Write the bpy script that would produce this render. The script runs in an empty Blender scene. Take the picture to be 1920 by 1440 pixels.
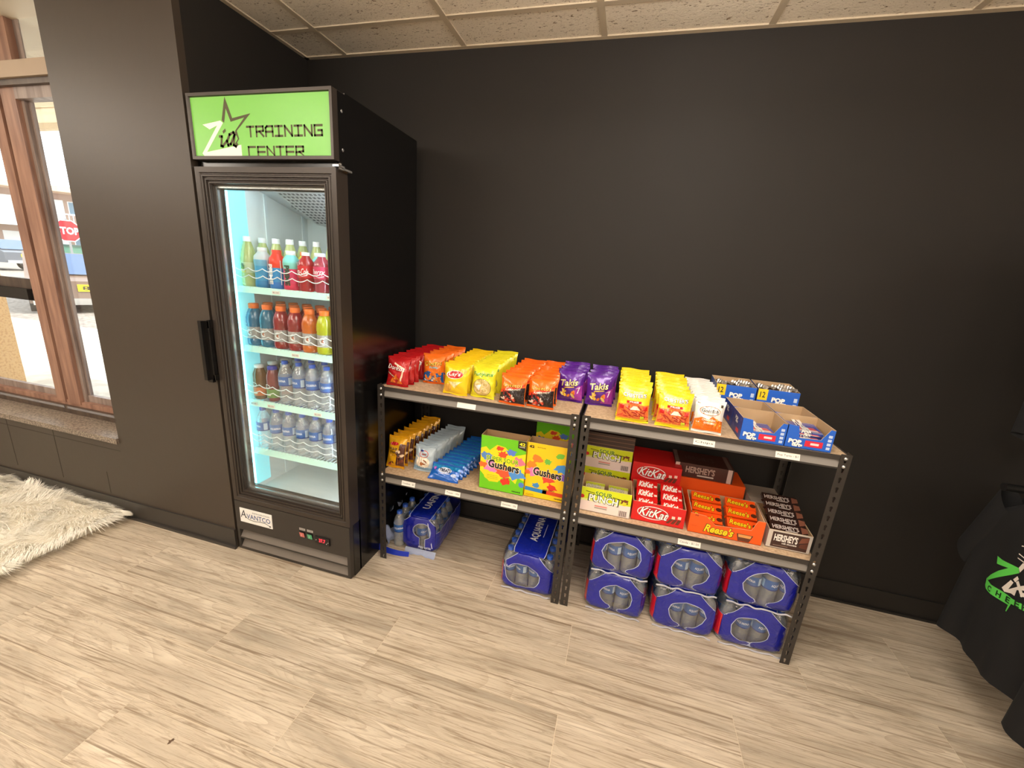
import bpy, math, random
import numpy as np
from mathutils import Vector, Matrix
from mathutils.geometry import tessellate_polygon
PI=math.pi; sin=math.sin; cos=math.cos
random.seed(7)
SC=bpy.context.scene; COL=SC.collection
# ---------------------------------------------------------------- camera, world, lights, exposure
cam=bpy.data.cameras.new('camera'); camo=bpy.data.objects.new('camera',cam); COL.objects.link(camo)
cam.sensor_width=36; cam.sensor_fit='HORIZONTAL'; cam.lens=36*769.9/1920; cam.clip_start=.02; cam.clip_end=300
R_=Vector((0.9611649,0.2674788,0.0679499)); D_=Vector((0.1327046,-0.2320716,-0.9636038)); F_=Vector((-0.2419743,0.9351994,-0.2585548))
m=Matrix(((R_.x,-D_.x,-F_.x),(R_.y,-D_.y,-F_.y),(R_.z,-D_.z,-F_.z))).to_4x4()
m.translation=Vector((1.7391,-2.0704,1.4369)); camo.matrix_world=m; SC.camera=camo
SC.view_settings.view_transform='Standard'; SC.view_settings.look='None'; SC.view_settings.gamma=1
SC.view_settings.use_curve_mapping=False; SC.view_settings.exposure=0.0
SC.cycles.transparent_max_bounces=24; SC.cycles.max_bounces=12; SC.cycles.transmission_bounces=12
W=bpy.data.worlds.new('sky'); SC.world=W; W.use_nodes=True
bg=W.node_tree.nodes['Background']; bg.inputs[0].default_value=(.86,.94,1,1); bg.inputs[1].default_value=4.2
def sunlamp(e,rot,col):
    l=bpy.data.lights.new('sun','SUN'); l.energy=e; l.angle=.01; l.color=col
    o=bpy.data.objects.new('sun',l); o.rotation_mode='QUATERNION'; o.rotation_quaternion=Vector(rot).to_track_quat('-Z','Y'); COL.objects.link(o)
sunlamp(8.0,(-.7,-.15,-.7),(1,.95,.86))
def area(name,loc,sx,sy,e,col,rot=(0,0,0),spread=180):
    l=bpy.data.lights.new(name,'AREA'); l.shape='RECTANGLE'; l.size=sx; l.size_y=sy; l.energy=e; l.color=col; l.spread=math.radians(spread)
    o=bpy.data.objects.new(name,l); o.location=loc; o.rotation_euler=rot; COL.objects.link(o)
WARM=(1,.87,.72)
H=2.4213
TROF=[(1.94,-1.35),(-.38,-2.46),(4.4,-3.6),(.88,-4.35),(2.8,-4.98),(-2.3,-2.1)]

# ---------------------------------------------------------------- helpers
def lin(c):
    if isinstance(c,(int,float)): c=(c,c,c)
    return tuple(((x/255)/12.92 if x/255<=.04045 else ((x/255+.055)/1.055)**2.4) for x in c[:3])+(1,)
MATS={}
def glassy(name,tint,refl,rough,blend,bump=None):
    """thin clear sheet: passes light, reflects by angle"""
    m=bpy.data.materials.new(name); m.use_nodes=True; nt=m.node_tree; nt.nodes.remove(nt.nodes['Principled BSDF']); N=nt.nodes.new; L=nt.links
    tr=N('ShaderNodeBsdfTransparent'); tr.inputs[0].default_value=lin(tint); gl=N('ShaderNodeBsdfGlossy'); gl.inputs['Roughness'].default_value=rough; lw=N('ShaderNodeLayerWeight'); lw.inputs[0].default_value=blend
    mr=N('ShaderNodeMapRange'); mr.inputs[3].default_value=refl; mr.inputs[4].default_value=1; mx=N('ShaderNodeMixShader'); L.new(lw.outputs['Facing'],mr.inputs[0]); L.new(mr.outputs[0],mx.inputs[0]); L.new(tr.outputs[0],mx.inputs[1]); L.new(gl.outputs[0],mx.inputs[2]); L.new(mx.outputs[0],nt.nodes['Material Output'].inputs[0])
    MATS[name]=m
def mat(name,rough=.5,metal=0,color=None,coat=0,emit=0,spec=.5,bump=None,trans=0,glossmix=None,alpha=None):
    """Principled material; colour comes from the printed colour attribute unless one is given."""
    if name in MATS: return MATS[name]
    m=bpy.data.materials.new(name); m.use_nodes=True; nt=m.node_tree; b=nt.nodes['Principled BSDF']
    b.inputs['Roughness'].default_value=rough; b.inputs['Metallic'].default_value=metal
    b.inputs['Coat Weight'].default_value=coat; b.inputs['Coat Roughness'].default_value=.12
    b.inputs['Specular IOR Level'].default_value=spec
    if color is None:
        a=nt.nodes.new('ShaderNodeAttribute'); a.attribute_name='Col'; nt.links.new(a.outputs['Color'],b.inputs['Base Color'])
        if emit: nt.links.new(a.outputs['Color'],b.inputs['Emission Color'])
    else:
        b.inputs['Base Color'].default_value=lin(color); b.inputs['Emission Color'].default_value=lin(color)
    b.inputs['Emission Strength'].default_value=emit
    if bump:
        sc,st,dist=bump; n=nt.nodes.new('ShaderNodeTexNoise'); n.inputs['Scale'].default_value=sc; n.inputs['Detail'].default_value=4
        tc=nt.nodes.new('ShaderNodeTexCoord'); nt.links.new(tc.outputs['Object'],n.inputs['Vector'])
        bp=nt.nodes.new('ShaderNodeBump'); bp.inputs['Strength'].default_value=st; bp.inputs['Distance'].default_value=dist
        nt.links.new(n.outputs[0],bp.inputs['Height']); nt.links.new(bp.outputs[0],b.inputs['Normal'])
    if trans or alpha is not None:
        out=nt.nodes['Material Output']; mx=nt.nodes.new('ShaderNodeMixShader'); tr=nt.nodes.new('ShaderNodeBsdfTransparent')
        if alpha: tr.inputs[0].default_value=lin(alpha)
        elif color is None: nt.links.new(a.outputs['Color'],tr.inputs[0])
        mx.inputs[0].default_value=1-trans
        if glossmix:
            lw=nt.nodes.new('ShaderNodeLayerWeight'); lw.inputs[0].default_value=glossmix
            if bump: nt.links.new(bp.outputs[0],lw.inputs['Normal'])
            mr=nt.nodes.new('ShaderNodeMapRange'); mr.inputs[3].default_value=1-trans; mr.inputs[4].default_value=1
            nt.links.new(lw.outputs['Facing'],mr.inputs[0]); nt.links.new(mr.outputs[0],mx.inputs[0])
        nt.links.new(tr.outputs[0],mx.inputs[1]); nt.links.new(b.outputs[0],mx.inputs[2]); nt.links.new(mx.outputs[0],out.inputs[0])
    MATS[name]=m; return m
class G:
    """collects polygons with a colour each, then links them as ONE mesh object"""
    def __init__(s): s.v=[]; s.f=[]; s.c=[]; s.sm=[]
    def poly(s,pts,c=200,sm=False):
        n=len(s.v); s.v+= [tuple(p) for p in pts]; s.f.append(tuple(range(n,n+len(pts)))); s.c.append(c); s.sm.append(sm)
    def box(s,x0,x1,y0,y1,z0,z1,c=200,top=None,front=None,skip=''):
        n=len(s.v); s.v+=[(x,y,z) for z in (z0,z1) for y in (y0,y1) for x in (x0,x1)]
        F={'b':(0,2,3,1),'t':(4,5,7,6),'f':(0,1,5,4),'k':(2,6,7,3),'l':(0,4,6,2),'r':(1,3,7,5)}
        for k,q in F.items():
            if k in skip: continue
            s.f.append(tuple(n+i for i in q)); s.c.append(top if (k=='t' and top is not None) else front if (k=='f' and front is not None) else c); s.sm.append(False)
        return s
    def grid(s,fn,nu,nv,cf,closeu=False,sm=True):
        n=len(s.v); mu=nu if closeu else nu+1
        for j in range(nv+1):
            for i in range(mu): s.v.append(tuple(fn(i/nu,j/nv)))
        for j in range(nv):
            for i in range(nu):
                i2=(i+1)%mu if closeu else i+1
                s.f.append((n+j*mu+i,n+j*mu+i2,n+(j+1)*mu+i2,n+(j+1)*mu+i)); s.c.append(cf((i+.5)/nu,(j+.5)/nv) if callable(cf) else cf); s.sm.append(sm)
        return s
    def lathe(s,prof,seg,c,cx=0,cy=0,caps=True,sm=True):
        n=len(s.v)
        for r,z in prof:
            for i in range(seg): a=2*PI*i/seg; s.v.append((cx+r*cos(a),cy+r*sin(a),z))
        for j in range(len(prof)-1):
            cc=c(j,(prof[j][1]+prof[j+1][1])/2) if callable(c) else c
            for i in range(seg):
                i2=(i+1)%seg; s.f.append((n+j*seg+i,n+j*seg+i2,n+(j+1)*seg+i2,n+(j+1)*seg+i)); s.c.append(cc); s.sm.append(sm)
        if caps:
            for j,(r,z) in ((0,prof[0]),(len(prof)-1,prof[-1])):
                if r>1e-5: s.f.append(tuple(n+j*seg+i for i in range(seg))); s.c.append(c(min(j,len(prof)-2),z) if callable(c) else c); s.sm.append(False)
        return s
    def tube(s,pts,r,seg=6,c=200,closed=False):
        pts=[Vector(p) for p in pts]; n=len(s.v); N=len(pts)
        for k,p in enumerate(pts):
            t=(pts[min(k+1,N-1)]-pts[max(k-1,0)]).normalized(); a=t.cross(Vector((0,0,1)))
            if a.length<1e-3: a=t.cross(Vector((1,0,0)))
            a.normalize(); b=t.cross(a)
            for i in range(seg): q=p+r*(cos(2*PI*i/seg)*a+sin(2*PI*i/seg)*b); s.v.append(tuple(q))
        for k in range(N-1):
            for i in range(seg):
                i2=(i+1)%seg; s.f.append((n+k*seg+i,n+k*seg+i2,n+(k+1)*seg+i2,n+(k+1)*seg+i)); s.c.append(c); s.sm.append(True)
        for k in (0,N-1): s.f.append(tuple(n+k*seg+i for i in range(seg))); s.c.append(c); s.sm.append(False)
        return s
    def shape(s,vt,fn,c,L=None):
        """flat 2D shape (verts,tris) carried onto a surface by fn(x,y)"""
        vs,ts=vt
        if L: vs,ts=cut(vs,ts,L)
        n=len(s.v); s.v+=[tuple(fn(x,y)) for x,y in vs]
        for t in ts: s.f.append(tuple(n+i for i in t)); s.c.append(c); s.sm.append(False)
        return s
    def obj(s,name,m,parent=None,loc=None,rz=0):
        me=bpy.data.meshes.new(name); me.from_pydata(s.v,[],s.f); me.update()
        at=me.color_attributes.new('Col','FLOAT_COLOR','CORNER'); arr=np.empty((len(me.loops),4),'f'); k=0; cache={}
        for f,c in zip(s.f,s.c):
            if c not in cache: cache[c]=lin(c)
            arr[k:k+len(f)]=cache[c]; k+=len(f)
        at.data.foreach_set('color',arr.ravel()); me.polygons.foreach_set('use_smooth',s.sm)
        if isinstance(m,str): m=MATS[m]
        me.materials.append(m)
        o=bpy.data.objects.new(name,me); COL.objects.link(o)
        if parent: o.parent=parent
        if loc: o.location=loc
        o.rotation_euler.z=rz
        return o
def tag(o,label=None,cat=None,group=None,kind=None):
    for k,v in (('label',label),('category',cat),('group',group),('kind',kind)):
        if v: o[k]=v
    return o
def empty(name,loc=(0,0,0),rz=0):
    o=bpy.data.objects.new(name,None); COL.objects.link(o); o.location=loc; o.rotation_euler.z=rz; o.empty_display_size=.05; return o
KIDS={}
def kids(o):
    return [c for c in COL.objects if c.parent is o]
def copy_tree(src,parent=None,ch=None):
    c=src.copy(); COL.objects.link(c); c.parent=parent
    for k in CH.get(src.name,[]): copy_tree(k,c)
    return c
CH={}
def reg(root):
    """remember a thing's children so that copies need no search"""
    CH[root.name]=list(root.children)
    for c in root.children: reg(c)
    return root
ORD=['front','second','third','fourth','fifth','sixth','seventh','eighth','ninth','tenth','eleventh','twelfth']
# -- 2D shapes
def cut(vs,ts,L):
    vs=list(vs); out=[]; st=[tuple(t[:3]) for t in ts]; mid={}
    while st:
        a,b,c=st.pop()
        e=[(math.dist(vs[a],vs[b]),a,b,c),(math.dist(vs[b],vs[c]),b,c,a),(math.dist(vs[c],vs[a]),c,a,b)]
        d,p,q,r=max(e)
        if d<=L: out.append((a,b,c)); continue
        k=(min(p,q),max(p,q))
        if k not in mid: vs.append(((vs[p][0]+vs[q][0])/2,(vs[p][1]+vs[q][1])/2)); mid[k]=len(vs)-1
        mm=mid[k]; st+= [(p,mm,r),(mm,q,r)]
    return vs,out
def poly2(pts,holes=()):
    L=[[Vector((x,y,0)) for x,y in pts]]+[[Vector((x,y,0)) for x,y in h] for h in holes]
    vs=[(p.x,p.y) for l in L for p in l]; return vs,[tuple(t) for t in tessellate_polygon(L)]
def rect(x0,x1,y0,y1): return [(x0,y0),(x1,y0),(x1,y1),(x0,y1)],[(0,1,2),(0,2,3)]
def ell(cx,cy,rx,ry,n=24,rot=0):
    p=[(cx+rx*cos(a)*cos(rot)-ry*sin(a)*sin(rot),cy+rx*cos(a)*sin(rot)+ry*sin(a)*cos(rot)) for a in [2*PI*i/n for i in range(n)]]
    return p,[(0,i,i+1) for i in range(1,n-1)]
def ringe(cx,cy,rx,ry,t,n=28):
    o=[(cx+rx*cos(2*PI*i/n),cy+ry*sin(2*PI*i/n)) for i in range(n)]; q=[(cx+(rx-t)*cos(2*PI*i/n),cy+(ry-t)*sin(2*PI*i/n)) for i in range(n)]
    return o+q,[x for i in range(n) for x in ((i,(i+1)%n,n+i),((i+1)%n,n+(i+1)%n,n+i))]
def blob(cx,cy,r,seed,n=22,amp=.35,sy=1):
    rd=random.Random(seed); k=[rd.uniform(1-amp,1+amp) if i%2 else rd.uniform(1-amp,1) for i in range(n)]
    p=[(cx+r*k[i]*cos(2*PI*i/n),cy+sy*r*k[i]*sin(2*PI*i/n)) for i in range(n)]
    return [(cx,cy)]+p,[(0,i+1,(i+1)%n+1) for i in range(n)]
def stroke(pts,t):
    vs=[];ts=[]
    for (x0,y0),(x1,y1) in zip(pts,pts[1:]):
        d=math.hypot(x1-x0,y1-y0) or 1; nx,ny=-(y1-y0)/d*t/2,(x1-x0)/d*t/2; ex,ey=(x1-x0)/d*t/2,(y1-y0)/d*t/2; n=len(vs)
        vs+=[(x0-ex+nx,y0-ey+ny),(x0-ex-nx,y0-ey-ny),(x1+ex-nx,y1+ey-ny),(x1+ex+nx,y1+ey+ny)]; ts+=[(n,n+1,n+2),(n,n+2,n+3)]
    return vs,ts
TX={}
def text(s,cx,cy,w,h,bold=0,shear=0,rot=0,arch=0):
    """lettering fitted in a w x h box centred at cx,cy"""
    k=(s,bold,shear)
    if k not in TX:
        cu=bpy.data.curves.new('lettering','FONT'); cu.body=s; cu.size=1; cu.offset=bold; cu.shear=shear; cu.resolution_u=2
        o=bpy.data.objects.new('lettering',cu); COL.objects.link(o); dg=bpy.context.evaluated_depsgraph_get()
        me=bpy.data.meshes.new_from_object(o.evaluated_get(dg)); vs=[(v.co.x,v.co.y) for v in me.vertices]; ts=[]
        for p in me.polygons:
            q=list(p.vertices); ts+=[(q[0],q[i],q[i+1]) for i in range(1,len(q)-1)]
        bpy.data.objects.remove(o); bpy.data.curves.remove(cu); bpy.data.meshes.remove(me)
        x0=min(v[0] for v in vs); x1=max(v[0] for v in vs); y0=min(v[1] for v in vs); y1=max(v[1] for v in vs)
        TX[k]=([((x-(x0+x1)/2)/(x1-x0),(y-(y0+y1)/2)/(y1-y0)) for x,y in vs],ts)
    vs,ts=TX[k]; c,s_=cos(rot),sin(rot)
    q=[(x*w,y*h+arch*(.25-x*x)*4) for x,y in vs]
    return [(cx+x*c-y*s_,cy+x*s_+y*c) for x,y in q],ts
def mv(vt,dx,dy,sx=1,sy=1): return [(x*sx+dx,y*sy+dy) for x,y in vt[0]],vt[1]
# materials by finish (colour from the mesh's own printed colours)
mat('card',.55,bump=(120,.08,.001),coat=.25); mat('foil',.24,metal=.12,coat=.6,bump=(42,.55,.005)); mat('matte',.85); mat('plastic',.35)
mat('satin_black',.38,spec=.5); mat('powder_coat',.45,bump=(400,.12,.0004)); mat('zinc',.3,metal=.9); mat('rubber',.7); mat('kraft',.8,bump=(160,.1,.001))
mat('print',.4); mat('matte_print',.75)
glassy('clear_glass',(253,255,255),.03,.02,.08)
def petmat():
    m=bpy.data.materials.new('pet'); m.use_nodes=True; nt=m.node_tree; nt.nodes.remove(nt.nodes['Principled BSDF']); N=nt.nodes.new; L=nt.links
    gl=N('ShaderNodeBsdfGlass'); gl.inputs['IOR'].default_value=1.22; gl.inputs['Roughness'].default_value=.03; gl.inputs[0].default_value=(.97,.99,1,1); tr=N('ShaderNodeBsdfTransparent'); tr.inputs[0].default_value=(.95,.98,1,1)
    tc=N('ShaderNodeTexCoord'); n=N('ShaderNodeTexNoise'); n.inputs['Scale'].default_value=38; n.inputs['Detail'].default_value=2; L.new(tc.outputs['Object'],n.inputs['Vector']); bp=N('ShaderNodeBump'); bp.inputs['Strength'].default_value=.8; bp.inputs['Distance'].default_value=.006; L.new(n.outputs[0],bp.inputs['Height']); L.new(bp.outputs[0],gl.inputs['Normal'])
    g2=N('ShaderNodeBsdfGlossy'); g2.inputs['Roughness'].default_value=.16; L.new(bp.outputs[0],g2.inputs['Normal']); m0=N('ShaderNodeMixShader'); m0.inputs[0].default_value=.38; L.new(gl.outputs[0],m0.inputs[1]); L.new(g2.outputs[0],m0.inputs[2])
    df=N('ShaderNodeBsdfDiffuse'); df.inputs[0].default_value=(.85,.9,.95,1); m3=N('ShaderNodeMixShader'); m3.inputs[0].default_value=.34; L.new(m0.outputs[0],m3.inputs[1]); L.new(df.outputs[0],m3.inputs[2]); mx=N('ShaderNodeMixShader'); mx.inputs[0].default_value=.55; L.new(tr.outputs[0],mx.inputs[1]); L.new(m3.outputs[0],mx.inputs[2]); L.new(mx.outputs[0],nt.nodes['Material Output'].inputs[0]); MATS['pet']=m
petmat()
mat('liquid',.07,trans=.35,glossmix=.35,spec=1,coat=.6,bump=(55,.5,.004))
mat('torn_film',.2,color=(190,204,240),trans=.45,glossmix=.4,alpha=(214,222,240),bump=(30,.9,.01)); mat('crimp',.3,color=(205,205,215),trans=.3,glossmix=.4,alpha=(230,232,240)); mat('liner',.35); mat('lamp_glow',.5,emit=1)
# ---------------------------------------------------------------- room shell
def wallmat(name,c,rough,bs,spec=.5):
    m=mat(name,rough,color=c,spec=spec,bump=(bs,.25,.0015)); return m
wallmat('back_wall_paint',(34,31,29),.7,60,.35); wallmat('window_wall_lifted',(62,53,45),.48,22,.5); wallmat('far_wall_paint',(190,184,174),.7,30,.4)  # window wall lighter than the back one, standing in for glare and sheen
YW=-.6814
def struct(g,name,m,parent=None):
    o=g.obj(name,m,parent)
    if not parent: o['kind']='structure'
    return o
g=G(); g.box(-.0,5.2,0,.12,0,H+.1); struct(g,'wall_back','back_wall_paint')
g=G(); g.box(-.14,0,YW+.03,.12,0,H+.1); struct(g,'wall_niche_side','back_wall_paint')
g=G(); g.box(-.717,0,YW,YW+.03,0,H+.1); g.box(-.717,-.14,YW+.03,YW+.2,0,H+.1); g.box(-4.2,-.717,YW,YW+.2,0,.44); g.box(-4.2,-2.75,YW,YW+.2,.44,H+.1)
wl=struct(g,'wall_window','window_wall_lifted')
g=G(); g.box(5.2,5.3,-6,0.1,0,H+.1); struct(g,'wall_right','far_wall_paint')  # unseen far walls made pale to bounce fill light
g=G(); g.box(-4.2,5.3,-6.1,-6,0,H+.1); struct(g,'wall_front','far_wall_paint')
g=G(); g.box(-4.3,-4.2,-6,YW+.2,0,H+.1); struct(g,'wall_left','far_wall_paint')
# faint block joints low on the window wall
mat('joint_line',.8,color=(55,48,42))
g=G()
for x,z0,z1 in ((-1.23,.14,.43),(-.86,.12,.25),(-1.62,.14,.43)): g.box(x,x+.004,YW-.0008,YW,z0,z1)
g.box(-4.2,-.72,YW-.0008,YW,.395,.398); struct(g,'block_joint','joint_line',wl)
# baseboards
mat('rubber_base',.42,color=(52,48,45)); mat('rubber_base_dark',.5,color=(28,26,25))
g=G(); g.box(-4.2,.0,YW-.008,YW,0,.105); g.box(-4.2,.006,YW-.018,YW-.008,0,.014); struct(g,'baseboard_window_side','rubber_base')
g=G(); g.box(.0,5.2,-.008,0,0,.105); g.box(.0,5.2,-.018,-.008,0,.012); struct(g,'baseboard_back','rubber_base_dark')
# sill: speckled terrazzo slab
def speckle(name,c1,c2,scale,rough,bump=0,thr=.5,w=.08):
    m=bpy.data.materials.new(name); m.use_nodes=True; nt=m.node_tree; b=nt.nodes['Principled BSDF']; b.inputs['Roughness'].default_value=rough
    tc=nt.nodes.new('ShaderNodeTexCoord'); n=nt.nodes.new('ShaderNodeTexNoise'); n.inputs['Scale'].default_value=scale; n.inputs['Detail'].default_value=3
    nt.links.new(tc.outputs['Object'],n.inputs['Vector']); r=nt.nodes.new('ShaderNodeValToRGB'); r.color_ramp.elements[0].position=thr-w; r.color_ramp.elements[1].position=thr+w
    r.color_ramp.elements[0].color=lin(c1); r.color_ramp.elements[1].color=lin(c2); nt.links.new(n.outputs[0],r.inputs[0]); nt.links.new(r.outputs[0],b.inputs['Base Color'])
    if bump: bp=nt.nodes.new('ShaderNodeBump'); bp.inputs['Strength'].default_value=bump; bp.inputs['Distance'].default_value=.002; nt.links.new(n.outputs[0],bp.inputs['Height']); nt.links.new(bp.outputs[0],b.inputs['Normal'])
    MATS[name]=m
speckle('sill_stone',(96,84,74),(150,136,122),120,.35,.5)
g=G(); g.box(-2.75,-1.55,YW-.012,-.50,.44,.4695); g.box(-1.548,-.717,YW-.012,-.50,.44,.4695); struct(g,'trim_1','sill_stone')
# floor: every plank a part
def woodmat():
    m=bpy.data.materials.new('plank_vinyl'); m.use_nodes=True; nt=m.node_tree; L=nt.links; b=nt.nodes['Principled BSDF']
    N=nt.nodes.new; tc=N('ShaderNodeTexCoord'); oi=N('ShaderNodeObjectInfo')
    rv=N('ShaderNodeVectorMath'); rv.operation='SCALE'; cx=N('ShaderNodeCombineXYZ')
    m1=N('ShaderNodeMath'); m1.operation='MULTIPLY'; m1.inputs[1].default_value=37.; L.new(oi.outputs['Random'],m1.inputs[0]); L.new(m1.outputs[0],cx.inputs[0]); 
    m2=N('ShaderNodeMath'); m2.operation='MULTIPLY'; m2.inputs[1].default_value=91.; L.new(oi.outputs['Random'],m2.inputs[0]); L.new(m2.outputs[0],cx.inputs[2])
    ad=N('ShaderNodeVectorMath'); ad.operation='ADD'; L.new(tc.outputs['Object'],ad.inputs[0]); L.new(cx.outputs[0],ad.inputs[1])
    def noise(sx,sy,detail,dist=0,rough=.6):
        mp=N('ShaderNodeMapping'); mp.inputs['Scale'].default_value=(sx,sy,1); L.new(ad.outputs[0],mp.inputs[0])
        n=N('ShaderNodeTexNoise'); n.inputs['Scale'].default_value=1; n.inputs['Detail'].default_value=detail; n.inputs['Distortion'].default_value=dist; n.inputs['Roughness'].default_value=rough
        L.new(mp.outputs[0],n.inputs['Vector']); return n.outputs[0]
    broad=noise(1.3,9,3,1.0); med=noise(3.2,48,6,1.8,.7); fine=noise(9,260,4,.5,.75); ring=noise(1.1,5.5,2,.8,.4)
    def math_(op,a,bv,c=None):
        x=N('ShaderNodeMath'); x.operation=op
        for i,v in enumerate((a,bv,c)):
            if v is None: continue
            if isinstance(v,(int,float)): x.inputs[i].default_value=v
            else: L.new(v,x.inputs[i])
        return x.outputs[0]
    rg=math_('FRACT',math_('MULTIPLY',ring,16.),0); rg=math_('POWER',rg,3.)     # growth rings
    def ramp(inp,stops):
        r=N('ShaderNodeValToRGB'); e=r.color_ramp.elements
        while len(e)<len(stops): e.new(.5)
        for i,(p,c) in enumerate(stops): e[i].position=p; e[i].color=lin(c)
        L.new(inp,r.inputs[0]); return r.outputs[0]
    base=ramp(broad,[(.30,(169,157,140)),(.5,(199,186,166)),(.72,(219,207,188))])
    def mix(fac,a,c):
        x=N('ShaderNodeMix'); x.data_type='RGBA'; L.new(fac,x.inputs[0]); L.new(a,x.inputs[6]); x.inputs[7].default_value=lin(c); return x.outputs[2]
    def mr(inp,a,bb,c,d):
        x=N('ShaderNodeMapRange'); x.inputs[1].default_value=a; x.inputs[2].default_value=bb; x.inputs[3].default_value=c; x.inputs[4].default_value=d; L.new(inp,x.inputs[0]); return x.outputs[0]
    streak=noise(.9,85,4,.9,.6); c0=mix(mr(streak,.56,.66,0,.85),base,(128,110,90)); c1=mix(mr(med,.50,.66,0,.8),c0,(138,120,100)); c2=mix(math_('MULTIPLY',rg,mr(broad,.42,.62,.05,.38)),c1,(142,118,94)); c3=mix(mr(fine,.52,.70,0,.6),c2,(150,128,104)); c4=mix(mr(fine,.42,.25,0,.35),c3,(228,212,186))
    hs=N('ShaderNodeHueSaturation'); L.new(c4,hs.inputs['Color']); L.new(mr(oi.outputs['Random'],0,1,.93,1.06),hs.inputs['Value'])
    L.new(hs.outputs[0],b.inputs['Base Color']); b.inputs['Roughness'].default_value=.42; b.inputs['Specular IOR Level'].default_value=.35
    bp=N('ShaderNodeBump'); bp.inputs['Strength'].default_value=.12; bp.inputs['Distance'].default_value=.001; L.new(fine,bp.inputs['Height']); L.new(bp.outputs[0],b.inputs['Normal'])
    MATS['plank_vinyl']=m
woodmat(); mat('plank_core',.6,color=(216,202,178))
g=G(); g.box(-4.2,5.3,-6,0.12,-.06,-.0008); floor=struct(g,'floor','plank_core')
PW=.1955; PL=1.2955
rows=[3.02,2.591,1.697,.99,1.70,.885,.35,1.02,.1,.8,1.3]
def plank_mesh(L):
    g=G(); e=.0009; g.box(e,L-e,e,PW-e,-.01,0); return g
first={}
for r in range(-1,24):
    y0=-.395-PW*r+0.0
    x=rows[r%len(rows)] if r>=0 else 2.2
    while x>-4.2: x-=PL
    while x<5.2:
        xa,xb=max(x,-4.2),min(x+PL,5.2); yb=min(y0+PW,.0)
        if xb-xa>.02 and not (r<1 and xb<0 and y0+PW>YW and False):
            key=round(xb-xa,3)
            if key not in first: p=plank_mesh(xb-xa).obj('plank','plank_vinyl',floor); first[key]=p
            else: p=first[key].copy(); COL.objects.link(p); p.parent=floor
            p.location=(xa,y0,0)
        x+=PL
# small dark knot mark near the lower left of the floor
# ceiling: grid and tiles
def tilemat():
    m=bpy.data.materials.new('ceiling_tile'); m.use_nodes=True; nt=m.node_tree; L=nt.links; N=nt.nodes.new; b=nt.nodes['Principled BSDF']; b.inputs['Roughness'].default_value=.9
    tc=N('ShaderNodeTexCoord'); oi=N('ShaderNodeObjectInfo'); ad=N('ShaderNodeVectorMath'); ad.operation='ADD'; L.new(tc.outputs['Object'],ad.inputs[0]); mu=N('ShaderNodeMath'); mu.operation='MULTIPLY'; mu.inputs[1].default_value=50; L.new(oi.outputs['Random'],mu.inputs[0]); L.new(mu.outputs[0],ad.inputs[1])
    mp=N('ShaderNodeMapping'); mp.inputs['Scale'].default_value=(52,120,1); L.new(ad.outputs[0],mp.inputs[0]); n=N('ShaderNodeTexNoise'); n.inputs['Scale'].default_value=1; n.inputs['Detail'].default_value=1.5; n.inputs['Distortion'].default_value=1.2; L.new(mp.outputs[0],n.inputs['Vector'])
    r=N('ShaderNodeValToRGB'); e=r.color_ramp.elements; e[0].position=.315; e[0].color=lin((150,130,108)); e[1].position=.36; e[1].color=lin((248,238,222)); L.new(n.outputs[0],r.inputs[0])
    n2=N('ShaderNodeTexNoise'); n2.inputs['Scale'].default_value=160; L.new(ad.outputs[0],n2.inputs['Vector']); mx=N('ShaderNodeMix'); mx.data_type='RGBA'; mr=N('ShaderNodeMapRange'); mr.inputs[1].default_value=.3; mr.inputs[2].default_value=.42; mr.inputs[3].default_value=.35; mr.inputs[4].default_value=0; L.new(n2.outputs[0],mr.inputs[0]); L.new(mr.outputs[0],mx.inputs[0]); L.new(r.outputs[0],mx.inputs[6]); mx.inputs[7].default_value=lin((170,150,128))
    L.new(mx.outputs[2],b.inputs['Base Color']); bp=N('ShaderNodeBump'); bp.inputs['Strength'].default_value=.5; bp.inputs['Distance'].default_value=.002; L.new(n.outputs[0],bp.inputs['Height']); L.new(bp.outputs[0],b.inputs['Normal']); MATS['ceiling_tile']=m
tilemat(); mat('ceiling_grid',.55,color=(204,190,168))
g=G(); g.box(-4.3,5.3,-6.1,.12,H+.012,H+.1,skip='t'); ceil=struct(g,'ceiling','ceiling_grid')
A0=.2429; SP=.6298; R0=-.2367
tm=G(); tm.box(.009,SP-.009,.009,SP-.009,H+.004,H+.0115)
first=None; T=set((round((tx-A0)/SP-.5),round((ty-R0)/SP-.5+d)) for tx,ty in TROF for d in (0,))
tro=G()
for i in range(-7,8):
    for j in range(-10,1):
        x=A0+i*SP; y=R0+j*SP-0
        x0,x1=max(x,-4.2),min(x+SP,5.2); y0,y1=max(y,-6),min(y+SP,0)
        if x1-x0<.05 or y1-y0<.05: continue
        if x<-.05 and y+SP>YW+.05:
            if x+SP<0: y1=YW
            if y1-y0<.05: continue
        if i==-1 and j>=-1: x0=0.0
        whole=abs(x1-x0-SP)<1e-4 and abs(y1-y0-SP)<1e-4
        if whole and first: t=first.copy(); COL.objects.link(t); t.location=(x0,y0,0)
        else:
            q=G(); q.box(.009,x1-x0-.009,.009,y1-y0-.009,H+.004,H+.0115); t=q.obj('ceiling_tile','ceiling_tile',ceil,(x0,y0,0))
            if whole: first=t
        t.parent=ceil
g=G()
for i in range(-7,9):
    x=A0+i*SP; y1=0 if x>0 else YW
    g.box(x-.0125,x+.0125,-6,y1,H-.001,H+.006,skip='t')
for j in range(-9,1): g.box(-4.2 if R0+j*SP<YW else 0,5.2,R0+j*SP-.0125,R0+j*SP+.0125,H-.0006,H+.0064,skip='t')
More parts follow.
